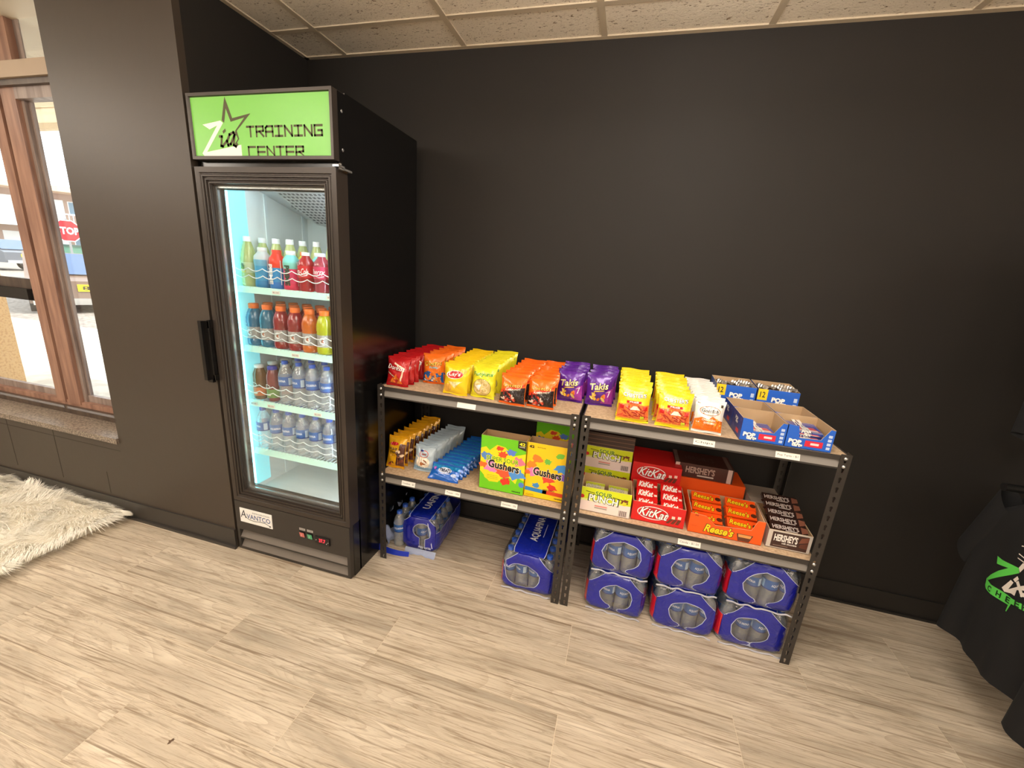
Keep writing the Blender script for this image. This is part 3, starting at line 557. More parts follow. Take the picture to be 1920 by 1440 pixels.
def tea(name,c,capc,lab):
    R=.030; g=G(); g.lathe([(.022,0),(R,.005),(R,.1),(R*.97,.125),(.020,.150),(.019,.156)],16,c,caps=False); o=g.obj(name,'liquid')
    g=G(); g.lathe([(R+.0008,.02),(R+.0008,.062)],20,lab,caps=False); fn=cyl(R+.0014); g.shape(ell(0,.075,.016,.011),fn,(226,226,214)); g.shape(text('TEA' if capc[0]>150 else 'JUICE',0,.075,.022,.008,.02),cyl(R+.0018),(40,60,50)); g.shape(rect(-.016,.016,.03,.036),fn,(236,226,200),.01); g.obj('label','print',o)
    g=G(); g.lathe([(.021,.154),(.0215,.157),(.0215,.169),(0,.170)],16,capc); g.obj('cap','plastic',o); return reg(o)
kinds={
 'w':(wbottle('water_bottle'),'clear water bottle with blue label','bottles in the refrigerator'),
 'gb':(sports('sports_drink_bottle',(24,128,170)),'blue sports drink with orange cap',0),'gr':(sports('sports_drink_bottle',(168,20,30)),'red sports drink with orange cap',0),
 'go':(sports('sports_drink_bottle',(232,118,16)),'orange sports drink with orange cap',0),'gy':(sports('sports_drink_bottle',(214,218,20)),'yellow sports drink with orange cap',0),
 'f':(flavoured('flavoured_water_bottle'),'pale green flavoured water with white cap',0),
 'pb':(sleeve('sleeved_drink_bottle',[(30,130,190),(60,160,210),(110,180,215),(200,214,220)],(220,226,224),(30,60,90),.172,.036,'',.01),'blue and silver sleeved drink with pale cap',0),
 'pr':(sleeve('sleeved_drink_bottle',[(20,120,205),(40,150,215),(230,236,236),(236,60,30),(236,50,24)],(232,60,32),(245,245,245)),'red and blue sleeved drink with red cap',0),
 'pt':(sleeve('sleeved_drink_bottle',[(226,40,84),(230,60,110),(190,214,120),(130,214,200),(130,222,220)],(236,240,238),(24,70,50)),'turquoise to pink sleeved drink with white cap',0),
 'py':(sleeve('sleeved_drink_bottle',[(60,170,90),(150,206,60),(214,224,60),(240,220,40)],(240,130,50),(40,90,40)),'yellow green sleeved drink with orange cap',0),
 'c':(cola('cola_bottle',(196,14,26),(206,24,34),(236,232,226)),'red cola bottle with white script',0),
 'cp':(cola('cola_bottle',(190,60,80),(214,60,100),(214,214,238),'Cherry'),'pinkish red soda bottle with lilac cap',0),
 't':(tea('iced_tea_bottle',(126,84,20),(240,240,236),(216,120,70)),'amber iced tea bottle with white cap',0),
 'j':(tea('juice_bottle',(150,50,60),(48,52,170),(110,150,80)),'red and green juice bottle with blue cap',0)}
rowsb=[[['f','pb','pr','pt','c','cp','cp'],['f','f','f','py','pt','pr','c'],['f','f','f','f','f','c','c']],
 [['gb','gb','gr','gr','go','gy','gy'],['gb','gb','gr','gr','gr','go','gy'],['gb','gr','gr','gr','go','go','gy']],
 [['t','j','w','w','w','w','w'],['t','t','w','w','w','w','w'],['t','t','w','w','w','w','w']],
 [['w']*7]*3]
SN=['top','second','third','lowest']; used=set(); rd=random.Random(3)
LO=['first','second','third','fourth','fifth','sixth','seventh']
for s,rw in enumerate(rowsb):
    for j,r in enumerate(rw):
        for i,k in enumerate(r):
            o0,desc,_=kinds[k]
            if k in used: o=copy_tree(o0)
            else: o=o0; used.add(k)
            o.location=(LX[i]+rd.uniform(-.002,.002),-.538+j*.079,SZ[s]); o.rotation_euler.z=rd.uniform(-.5,.5) if k=='w' or k=='f' else rd.uniform(-.22,.22)
            tag(o,f"{desc}, {LO[i]} from left, {['front','middle','back'][j]} row, {SN[s]} fridge shelf",'bottle',f'bottles on the {SN[s]} refrigerator shelf')
# ---------------------------------------------------------------- shelving units
mat('post_black',.42,color=(46,42,39),spec=.55,bump=(300,.15,.0004)); mat('beam_black',.4,color=(52,48,46),spec=.6,bump=(300,.15,.0004)); mat('beam_face_lit',.42,color=(128,123,118),spec=.6,bump=(300,.2,.0004))  # beam faces share the black coat, lightened as ceiling light on the slant
speckle('particle_board',(176,148,118),(208,182,150),90,.75,.1,.5,.18)
PH=.9139; FW=.034; PT=.0018
def keyhole(cx,cz,s=1):
    p=[(cx+.0055*s*cos(a),cz+.004+.0055*s*sin(a)) for a in [math.radians(d) for d in (-50,0,45,90,135,180,230)]]
    return [p[0],p[1],p[2],p[3],p[4],p[5],p[6],(cx-.0028*s,cz-.011*s),(cx,cz-.0125*s),(cx+.0028*s,cz-.011*s)][::1]
def post(sx,sy):
    """L-shaped slotted angle; sx,sy point from the outer corner inwards"""
    g=G(); n=24; ph=PH/n
    for k in range(n):
        z0=k*ph; z1=z0+ph; h=keyhole(FW*.52,z0+ph/2)
        vt=poly2([(0,z0),(FW,z0),(FW,z1),(0,z1)],[h])
        g.shape(vt,lambda a,z:(sx*a,0,z),46); g.shape(vt,lambda a,z:(sx*a,sy*PT,z),46); g.shape(vt,lambda a,z:(0,sy*a,z),46); g.shape(vt,lambda a,z:(sx*PT,sy*a,z),46)
        for i in range(len(h)):
            (a,b),(c_,d)=h[i],h[(i+1)%len(h)]
            g.poly([(sx*a,0,b),(sx*c_,0,d),(sx*c_,sy*PT,d),(sx*a,sy*PT,b)],46)
    g.poly([(sx*FW,0,0),(sx*FW,0,PH),(sx*FW,sy*PT,PH),(sx*FW,sy*PT,0)],46); g.poly([(0,sy*FW,0),(0,sy*FW,PH),(sx*PT,sy*FW,PH),(sx*PT,sy*FW,0)],46); g.poly([(0,0,PH),(sx*FW,0,PH),(sx*FW,sy*PT,PH),(0,sy*PT,PH)],46)
    return g
def unit(x0,x1,y0,label,tags):
    y1=-.035; U=empty('shelving_unit',(x0,y0,0)); tag(U,label,'shelf','black slotted steel shelving units'); w=x1-x0; d=y1-y0
    for px,py,sx,sy in ((0,0,1,1),(w,0,-1,1),(0,d,1,-1),(w,d,-1,-1)):
        p=post(sx,sy).obj('post','post_black',U,(px,py,0))
        for zz in (.898,.868,.47,.44):
            q=G(); q.lathe([(.0062,0),(.0060,.002),(.0035,.0042),(0,.0048)],12,200); q.v=[(a,-c_*sy,b) for a,b,c_ in q.v]; q.obj('rivet','zinc',p,(sx*FW*.5,0,zz))
    for zt in (.905,.475):
        q=G(); q.box(.004,w-.004,.006,d-.006,zt-.0125,zt); q.obj('shelf_board','particle_board',U)
        for yy,s in ((0,1),(d,-1)):
            q=G(); P=[(.0022,zt+.003),(.0022,zt-.015),(.008,zt-.017)]; P2=[(.008,zt-.017),(.001,zt-.041)]; P3=[(.001,zt-.041),(.001,zt-.047),(.016,zt-.047)]
            fa=lambda P,c_:[q.poly([(.032,yy+s*a,b),(w-.032,yy+s*a,b),(w-.032,yy+s*c2,d2),(.032,yy+s*c2,d2)],c_) for (a,b),(c2,d2) in zip(P,P[1:])]
            fa(P,50); fa(P3,50); fa([(.0022,zt+.003),(.006,zt+.003),(.006,zt-.012)],50); b=q.obj('beam','beam_black',U); q=G(); fa(P2,100); q.obj('beam_face_lit','beam_face_lit',b)
        for xx,s in ((0,1),(w,-1)):
            q=G(); q.box(min(xx+s*.002,xx+s*.006),max(xx+s*.002,xx+s*.006),.03,d-.03,zt-.047,zt+.003); q.obj('beam','beam_black',U)
    for tx,zt,tw,s in tags:
        q=G(); z=zt-.028; t=tx-x0
        pt=lambda a,b:(t+a,.0035-(.024+(-b))*0+(.004 if b>0 else 0)*0+.0045*(b/.011)*.5-.004,z+b)
        q.shape(rect(-tw/2,tw/2,-.011,.011),lambda a,b:(t+a,.0026+.0035*b/.011-.001,z+b),(236,233,226))
        if s: q.shape(text(s,0,0,tw*.84,.009,.0),lambda a,b:(t+a,.0020+.0035*b/.011-.001,z+b),(70,66,62))
        o=q.obj('price_tag','matte_print',U); o['label']='small white paper price tag'
    return U
unit(.7057,1.6202,-.4985,'black slotted steel shelf unit beside the refrigerator holding chips and cookies',[(1.137,.905,.085,''),(.862,.475,.07,'Cookies - $1'),(1.088,.475,.075,'Treats - 50¢'),(1.358,.475,.075,'Gummies - 50¢')])
unit(1.6294,2.5568,-.4955,'black slotted steel shelf unit farther from the refrigerator holding boxed candy',[(2.087,.905,.075,'Chips'),(2.365,.905,.078,'Pop Tarts - $1'),(2.107,.475,.085,'Candy - $1.50')])
# ---------------------------------------------------------------- snack bags
def bag(name,w,h,T,base,deco,seed=1,mt='foil',seal=None,crink=1):
    rd=random.Random(seed); ph=[rd.uniform(0,6) for _ in range(8)]
    s0,s1=.055*.13/h,1-.075*.13/h
    def F(u,v,side):
        s=(v-s0)/(s1-s0); x=u*w/2; y=0
        if 0<s<1:
            th=T*(sin(PI*s))**.6*max(0,1-abs(u)**2.4)**.65; x*=1-.075*sin(PI*s)**.8
            cr=(.0026*sin(11*u+ph[0]+4*s)*math.exp(-min(s,1-s)/.16)+.0017*sin(17*s+5*u+ph[1])+.0012*sin(23*u-9*s+ph[2]))*crink*min(1,th/T*1.6)
            y=side*th*(1. if side<0 else .8)+cr
        e=(1-min(1,min(v,1-v)/.12))
        y+=.0022*e*sin(5*u+ph[3]+(2 if v>.5 else 0))*crink
        z=v*h+.0015*e*sin(4*u+ph[4])
        return (x,y,z)
    g=G(); cf=base if callable(base) else (lambda u,v:base)
    for side in (-1,1): g.grid(lambda a,b:F(2*a-1,s0+(s1-s0)*b,side),14,16,lambda a,b:cf(2*a-1,s0+(s1-s0)*b))
    o=g.obj(name,mt)
    g=G()
    def D(vt,c,l=1):
        g.shape(([(max(-w*.49,min(w*.49,x)),max(h*s0,min(h*s1,y))) for x,y in vt[0]],vt[1]),lambda x,z:(lambda p:(p[0],p[1]-.0005-.0005*l,p[2]))(F(x/(w/2),z/h,-1)),c,.008)
    deco(D,w,h)
    if g.f: g.obj('printed_front',mt,o)
    for nm,a,b in (('bottom_seal',0,s0),('top_seal',s1,1)):
        g=G(); g.grid(lambda p,q:(lambda P:(P[0],P[1]+(.0006 if int(q*6+.5)%2 else -.0006),P[2]))(F(2*p-1,a+(b-a)*q,-1)),14,6,lambda p,q:(seal or cf)(2*p-1,a+(b-a)*q) if callable(seal or cf) else (seal or cf),sm=False); g.obj(nm,mt,o)
    return reg(o)
def chips(D,n,cols,x0,x1,z0,z1,r,seed,l=2,sy=.6):
    rd=random.Random(seed)
    for i in range(n): D(ell(rd.uniform(x0,x1),rd.uniform(z0,z1),r*rd.uniform(.7,1.2),r*sy*rd.uniform(.7,1.1),9,rd.uniform(0,3)),cols[i%len(cols)],l+(i%3)*.4)
def d_red(D,w,h):
    D(poly2([(-w*.12,h*.80),(w*.38,h*.62),(w*.22,h*.16),(w*.17,h*.16),(w*.30,h*.60),(-w*.12,h*.74)]),(236,214,190)); D(poly2([(-w*.40,h*.48),(-.0,h*.30),(.0,h*.26),(-w*.42,h*.44)]),(230,206,180))
    D(text('Doritos',-.002,h*.62,w*.80,h*.16,.03,.1,-.12),(30,10,10),2); D(text('Doritos',-.002,h*.622,w*.80,h*.155,.015,.1,-.12),(248,244,240),3)
    for x,z,a in ((-w*.16,h*.17,0),(w*.14,h*.15,.3),(-.0,h*.28,.1)): D(poly2([(x-w*.13,z-h*.06),(x+w*.13,z-h*.05),(x+w*.01,z+h*.13)]),(232,112,30),2+a); D(poly2([(x-w*.09,z-h*.045),(x+w*.02,z-h*.04),(x+w*.0,z+h*.08)]),(246,152,52),2.4+a)
def d_puff(D,w,h):
    D(poly2([(-w*.49,h*.07),(w*.49,h*.07),(w*.49,h*.42),(w*.1,h*.36),(-w*.2,h*.44),(-w*.49,h*.34)]),(28,96,168))
    chips(D,12,[(238,132,30),(246,168,70),(226,110,24)],-w*.36,w*.36,h*.12,h*.42,w*.13,5); chips(D,5,[(230,236,240),(120,180,220)],-w*.4,w*.4,h*.08,h*.2,w*.06,9,3)
    D(text('Cheetos',0,h*.70,w*.84,h*.17,.035,.15,.1),(20,20,40),2); D(text('Cheetos',0,h*.70,w*.82,h*.155,.012,.15,.1),(250,200,60),3); D(text('PUFFS',.006,h*.56,w*.4,h*.07,.03),(150,220,220),3)
def d_lays(D,w,h):
    D(ell(.0,h*.66,w*.36,h*.135,22,.1),(250,240,220)); D(ell(.002,h*.66,w*.33,h*.115,22,.1),(200,26,36),2); D(text("Lay's",0,h*.665,w*.50,h*.15,.02,.1,.05),(250,250,245),3)
    D(ell(-w*.28,h*.22,w*.2,h*.13,14,.5),(226,170,60)); D(ell(w*.25,h*.75,w*.22,h*.1,14,.4),(234,190,80)); D(poly2([(-w*.25,h*.42),(w*.3,h*.46),(.02*w,h*.22)]),(246,232,150),2); D(poly2([(-w*.2,h*.44),(w*.05,h*.36),(w*.36,h*.48),(.0,h*.27)]),(252,246,200),3)
def d_onion(D,w,h):
    D(text('Funyuns',0,h*.72,w*.86,h*.17,.05,.1,.05),(230,240,120),2); D(text('Funyuns',0,h*.72,w*.84,h*.155,.02,.1,.05),(60,150,50),3)
    D(ell(0,h*.33,w*.40,h*.26,26),(60,60,30),1); D(ell(0,h*.33,w*.385,h*.25,26),(214,190,120),2)
    for x,z in ((-w*.16,h*.40),(w*.16,h*.42),(w*.12,h*.24),(-w*.14,h*.22)): D(ringe(x,z,w*.14,h*.085,w*.045,18),(240,216,160),3)
    D(poly2([(-w*.3,h*.36),(-.0,h*.42),(-w*.1,h*.22)]),(252,250,240),4)
def d_hot(D,w,h):
    D(poly2([(-w*.49,h*.07),(w*.49,h*.07),(w*.49,h*.62),(w*.28,h*.60),(-w*.49,h*.36)]),(34,22,24)); D(poly2([(-w*.49,h*.36),(w*.40,h*.60),(w*.49,h*.74),(-w*.49,h*.46)]),(226,60,30))
    chips(D,16,[(190,34,30),(232,90,60),(240,214,200),(120,20,24)],-w*.36,w*.38,h*.13,h*.38,w*.085,11,2,.45)
    D(text('Cheetos',0,h*.66,w*.78,h*.14,.04,.12,.05),(40,16,10),2); D(text('Cheetos',0,h*.66,w*.76,h*.125,.012,.12,.05),(250,190,60),3); D(text('FLAMIN HOT',.004,h*.52,w*.6,h*.06,.03,.1,.12),(250,240,220),3)
    D(rect(-w*.3,w*.0,h*.09,h*.12),(230,230,226),2)
def d_takis(D,w,h):
    D(poly2([(w*.05,h*.07),(w*.49,h*.07),(w*.49,h*.56),(w*.30,h*.50)]),(168,60,170)); chips(D,9,[(240,190,60),(222,120,40),(246,220,130)],-w*.30,w*.26,h*.16,h*.36,w*.10,21,2,.5)
    D(text('Takis',-.004,h*.60,w*.72,h*.22,.05,.2,.12),(30,10,60),2); D(text('Takis',-.004,h*.60,w*.70,h*.20,.02,.2,.12),(250,236,170),3); D(stroke([(-w*.2,h*.44),(w*.16,h*.48)],.004),(240,200,80),3)
    D(poly2([(w*.2,h*.42),(w*.42,h*.5),(w*.34,h*.3),(w*.30,h*.28),(w*.36,h*.45)]),(250,220,250),3)
def d_fries(D,w,h):
    D(poly2([(-w*.49,h*.10),(w*.49,h*.10),(w*.49,h*.52),(w*.3,h*.50),(0,h*.56),(-w*.3,h*.50),(-w*.49,h*.50)]),(232,120,60))
    rd=random.Random(4)
    for i in range(34): x=rd.uniform(-w*.42,w*.42); z=rd.uniform(h*.13,h*.44); a=rd.uniform(-.8,.8); D(stroke([(x-.008*cos(a),z-.008*sin(a)),(x+.008*cos(a),z+.008*sin(a))],.0035),[(190,40,30),(226,84,48),(160,30,24)][i%3],2+(i%4)*.3)
    for s_ in (-1,1): D(rect(s_*w*.38-w*.07,s_*w*.38+w*.07,h*.36,h*.47),(214,30,30),3)
    D(text("CHESTER'S",0,h*.78,w*.74,h*.12,.06,0,0,-.004),(30,26,14),2); D(text("CHESTER'S",0,h*.78,w*.72,h*.105,.02,0,0,-.004),(252,252,246),3)
    D(rect(-w*.24,w*.24,h*.54,h*.61),(206,34,40),3); D(text('FRIES',0,h*.575,w*.3,h*.045,.03),(250,236,226),4)
    for i in range(11): D(stroke([(-w*.45+i*w*.09,h*.66),(-w*.38+i*w*.09,h*.74)],.0009),(206,180,20),1); D(stroke([(-w*.45+i*w*.09,h*.84),(-w*.38+i*w*.09,h*.92)],.0009),(206,180,20),1)
    D(rect(w*.24,w*.36,h*.11,h*.19),(200,210,40),4); D(poly2([(-w*.1,h*.36),(w*.22,h*.36),(w*.10,h*.47),(-w*.02,h*.47)]),(252,246,226),4)
def d_fish(D,w,h):
    D(poly2([(-w*.49,h*.07),(w*.49,h*.07),(w*.49,h*.40),(w*.3,h*.43),(w*.12,h*.52),(0,h*.42),(-w*.25,h*.46),(-w*.49,h*.38)]),(238,120,20)); chips(D,8,[(246,160,40),(250,190,80)],-w*.1,w*.42,h*.26,h*.46,w*.06,31,2,.6)
    D(ell(0,h*.665,w*.36,h*.135,26),(176,110,50),2); D(ell(0,h*.665,w*.335,h*.12,26),(250,248,244),3); D(text('Goldfish',0,h*.665,w*.60,h*.10,.015,.1),(50,30,16),4)
    D(text('CHEDDAR',.0,h*.40,w*.5,h*.06,.04),(252,246,226),4); D(rect(-w*.16,w*.22,h*.28,h*.34),(252,214,190),4); D(rect(w*.34,w*.42,h*.80,h*.88),(70,60,50),3); D(rect(-w*.44,-w*.34,h*.86,h*.88),(120,110,100),3)
def d_fudge(D,w,h):
    D(poly2([(w*.22,h*.78),(w*.49,h*.76),(w*.49,h*.08),(w*.06,h*.08),(w*.08,h*.3),(w*.16,h*.5)]),(86,42,26)); chips(D,10,[(122,62,36),(60,28,18),(226,196,160),(140,80,50)],w*.12,w*.44,h*.12,h*.56,w*.11,41,2,.7)
    D(ell(-w*.10,h*.76,w*.24,h*.055,18,.05),(206,40,40),2); D(text('FUDGE',-w*.1,h*.60,w*.42,h*.075,.03),(60,30,10),3); D(text('STRIPES',-w*.08,h*.50,w*.48,h*.07,.03),(60,30,10),3); D(rect(-w*.24,w*.02,h*.38,h*.42),(200,140,20),2); chips(D,4,[(120,64,36),(210,90,70)],-w*.34,-w*.1,h*.1,h*.2,w*.08,44,2)
def d_white(D,w,h):
    D(ell(0,h*.36,w*.36,h*.22,22),(236,224,206)); chips(D,7,[(176,104,52),(206,140,80),(140,80,44)],-w*.16,w*.22,h*.20,h*.40,w*.11,51,2,.8); D(ringe(.002,h*.68,w*.24,h*.14,.0035,20),(190,80,70),2); D(ell(-w*.10,h*.80,w*.09,h*.035,12),(30,50,140),3); D(rect(-w*.1,w*.14,h*.64,h*.70),(150,90,90),3); D(poly2([(-w*.4,h*.62),(w*.1,h*.42),(w*.3,h*.3),(w*.26,h*.28),(-w*.1,h*.38),(-w*.42,h*.56)]),(250,246,236),4); D(poly2([(-w*.49,h*.08),(w*.49,h*.08),(w*.49,h*.16),(-w*.49,h*.2)]),(120,160,190))
def d_blue(D,w,h):
    D(rect(-w*.46,w*.46,h*.62,h*.92),(30,140,206)); D(ell(0,h*.55,w*.24,h*.17,20),(210,220,240),2); D(text('TREATS',0,h*.55,w*.40,h*.20,.04,.1),(30,30,60),3); D(ell(w*.34,h*.34,w*.1,h*.1,12),(180,200,236),3); D(ell(-w*.36,h*.62,w*.05,h*.10,10),(170,90,200),3); D(stroke([(-w*.2,h*.34),(w*.2,h*.36)],.002),(220,230,250),3)
Ye=(242,208,26); YG=(228,220,40); Or=(240,116,26)
BK={
 'red':('tortilla_chip_bag',.112,.135,.021,(186,24,30),d_red), 'puff':('cheese_puff_bag',.108,.142,.021,(238,118,28),d_puff),
 'lays':('potato_chip_bag',.118,.138,.022,Ye,d_lays), 'onion':('onion_ring_bag',.112,.142,.022,YG,d_onion),
 'hot':('spicy_snack_bag',.116,.128,.021,(240,112,24),d_hot), 'takis':('rolled_chip_bag',.118,.142,.024,(92,34,150),d_takis),
 'fries':('corn_fries_bag',.126,.140,.022,(240,222,36),d_fries), 'fish':('cracker_bag',.106,.128,.019,(236,234,230),d_fish),
 'fudge':('fudge_cookie_bag',.100,.158,.020,(238,176,26),d_fudge), 'white':('pretzel_bag',.104,.128,.018,(178,196,210),d_white),
 'blue':('crispy_treat_pack',.152,.088,.012,(20,96,190),d_blue)}
BAG={k:bag(v[0],v[1],v[2],v[3],v[4],v[5],i+1,seal={'hot':(30,22,24)}.get(k) if 0 else None) for i,(k,v) in enumerate(BK.items())}
seen=set()
def column(kind,x,y,z,n,pitch,lean,desc,where,group,dx=0,jit=.09,dlean=0,rzs=0):
    for i in range(n):
        o=BAG[kind] if kind not in seen else copy_tree(BAG[kind]); seen.add(kind)
        o.location=(x+dx*i+rd.uniform(-.005,.005),y+pitch*(i+rd.uniform(-.13,.13)*(i>0)),z+.0015); o.rotation_euler=(-(lean+dlean*i+rd.uniform(-.05,.05)),rd.uniform(-.015,.015),rzs+rd.uniform(-jit,jit))
        pos='front one' if i==0 else ('rearmost' if i==n-1 else f'{ORD[i]} from front')
        tag(o,f'{desc}, {pos} in row {where}','snack bag',group)
TZ=.905; MZ=.475
rd=random.Random(11)
column('red',.780,-.455,TZ,8,.052,.14,'red tortilla chip bag','next to the fridge','red tortilla chip bags',.001)
column('puff',.905,-.335,TZ,6,.052,.10,'orange and blue cheese puff bag','right of the red bags','orange cheese puff bags',.0)
column('lays',1.064,-.455,TZ,9,.048,.14,'yellow potato chip bag','left of the onion ring bags','yellow potato chip bags',-.002)
column('onion',1.182,-.44,TZ,9,.048,.14,'yellow green onion ring bag','right of the potato chips','yellow green onion ring bags',-.001)
column('hot',1.33,-.475,TZ,7,.060,.16,'orange and black spicy snack bag','nearer the onion rings','spicy snack bags, left column',.001)
column('hot',1.447,-.465,TZ,7,.060,.16,'orange and black spicy snack bag','nearer the purple bags','spicy snack bags, right column',.001)
column('takis',1.551,-.305,TZ,4,.062,.13,'purple rolled chip bag','nearer the spicy orange bags','purple rolled chip bags, left column',.002)
column('takis',1.683,-.305,TZ,4,.062,.13,'purple rolled chip bag','nearer the corn fries bags','purple rolled chip bags, right column',.002)
column('fries',1.817,-.462,TZ,7,.058,.17,'yellow and red corn fries bag','nearer the purple bags','corn fries bags, left column',.001)
column('fries',1.966,-.462,TZ,7,.058,.17,'yellow and red corn fries bag','nearer the white cracker bags','corn fries bags, right column',.001)
column('fish',2.094,-.462,TZ,9,.047,.15,'white and orange cheddar cracker bag','beside the toaster pastry boxes','white and orange cracker bags',.001)
column('fudge',.748,-.425,MZ,9,.041,.22,'yellow and brown fudge cookie bag','at the left shelf end','fudge cookie bags',.003,.08)
column('white',.885,-.405,MZ,10,.034,.22,'silvery white pretzel bag','right of the cookies','silvery pretzel bags',.004,.06)
column('blue',1.020,-.458,MZ,11,.036,.85,'bright blue crispy treat pack','left of the green box','blue crispy treat packs',.005,.05,-.02)
def barpack(name,w,d,h,col,deco):
    g=G(); g.box(.006,w-.006,0,d,0,h,col); g.poly([(0,.003,h*.3),(.006,0,0),(.006,0,h),(0,.003,h*.6)],col); g.poly([(w,.003,h*.3),(w-.006,0,0),(w-.006,0,h),(w,.003,h*.6)],col); o=g.obj(name,'foil')
    g=G(); deco(lambda vt,c,l=1:g.shape(vt,lambda a,b:(a,-.0004-.0002*l,b),c),w,h); deco(lambda vt,c,l=1:g.shape(vt,lambda a,b:(a,b*d/h,h+.0004+.0002*l),c),w,h); g.obj('wrapper_print','foil',o); return reg(o)
def stackbars(proto,nm,x0,y0,z0,cols,rowsn,dx,dy,dz,lean,label,group,jit=.02):
    k=0
    for j in range(rowsn):
        for i in range(cols):
            o=proto if k==0 else copy_tree(proto); k+=1
            o.location=(x0+i*dx,y0+j*dy,z0+j*dz); o.rotation_euler=(lean,0,rd.uniform(-jit,jit))
            c=('' if cols==1 else (' left' if i==0 else ' right')+' column,')
            tag(o,f"{label},{c} {['lowest front','second','third','fourth','fifth','top rear'][j if j<rowsn-1 else 5]} one in its box",'candy bar',group)
# ---------------------------------------------------------------- cartons
KR=(186,150,108)
def carton(name,x,y,z,w,d,h,col,deco,label,cat='box',group=None,openf=None,hb=None,hs=None,side=None,rz=0,inner=KR,mt='card',topc=None,decotop=None,decoleft=None,decoright=None):
    """box standing on z with its front left bottom corner at x,y; openf = outline of a cut-away front"""
    e=empty(name,(x,y,z),rz); tag(e,label,cat,group); t=.0022; c=side or col
    if openf is None:
        g=G(); g.box(0,w,0,d,0,h,c,top=topc or c,front=col); g.obj('carton',mt,e)
    else:
        hb=hb or h; hs=hs or (h,h); g=G(); F=openf
        g.shape(poly2(F),lambda a,b:(a,0,b),col); g.shape(poly2(F),lambda a,b:(a,t,b),inner)
        for (a,b),(c2,d2) in zip(F,F[1:]+F[:1]): g.poly([(a,0,b),(c2,0,d2),(c2,t,d2),(a,t,b)],(214,190,156))
        for xx,s in ((0,1),(w,-1)):
            P=[(0,0),(d,0),(d,hs[1]),(0,hs[0])]
            g.poly([(xx,a,b) for a,b in P],c); g.poly([(xx+s*t,a,b) for a,b in P],inner); g.poly([(xx,0,hs[0]),(xx,d,hs[1]),(xx+s*t,d,hs[1]),(xx+s*t,0,hs[0])],(214,190,156))
        g.poly([(0,d,0),(w,d,0),(w,d,hb),(0,d,hb)],c); g.poly([(0,d-t,0),(w,d-t,0),(w,d-t,hb),(0,d-t,hb)],inner); g.poly([(0,d-t,hb),(w,d-t,hb),(w,d,hb),(0,d,hb)],(214,190,156)); g.box(0,w,0,d,0,t,inner)
        g.obj('carton','card',e)
    g=G()
    if deco: deco(lambda vt,c,l=1:g.shape(vt,lambda a,b:(a,-.0003-.0002*l,b),c),w,h)
    if g.f: g.obj('printed_panel','card',e); g=G()
    if decotop: decotop(lambda vt,c,l=1:g.shape(vt,lambda a,b:(a,b,h+.0003+.0002*l),c),w,d)
    if g.f: g.obj('printed_panel','card',e); g=G()
    if decoleft: decoleft(lambda vt,c,l=1:g.shape(vt,lambda a,b:(-.0003-.0002*l,d-a,b),c),d,h)
    if decoright: decoright(lambda vt,c,l=1:g.shape(vt,lambda a,b:(w+.0003+.0002*l,a,b),c),d,h)
    if g.f: g.obj('printed_panel','card',e)
    return e
def splash(D,cx,cz,r,c,seed,l=1,sy=.7): D(blob(cx,cz,r,seed,16,.34,sy),c,l)
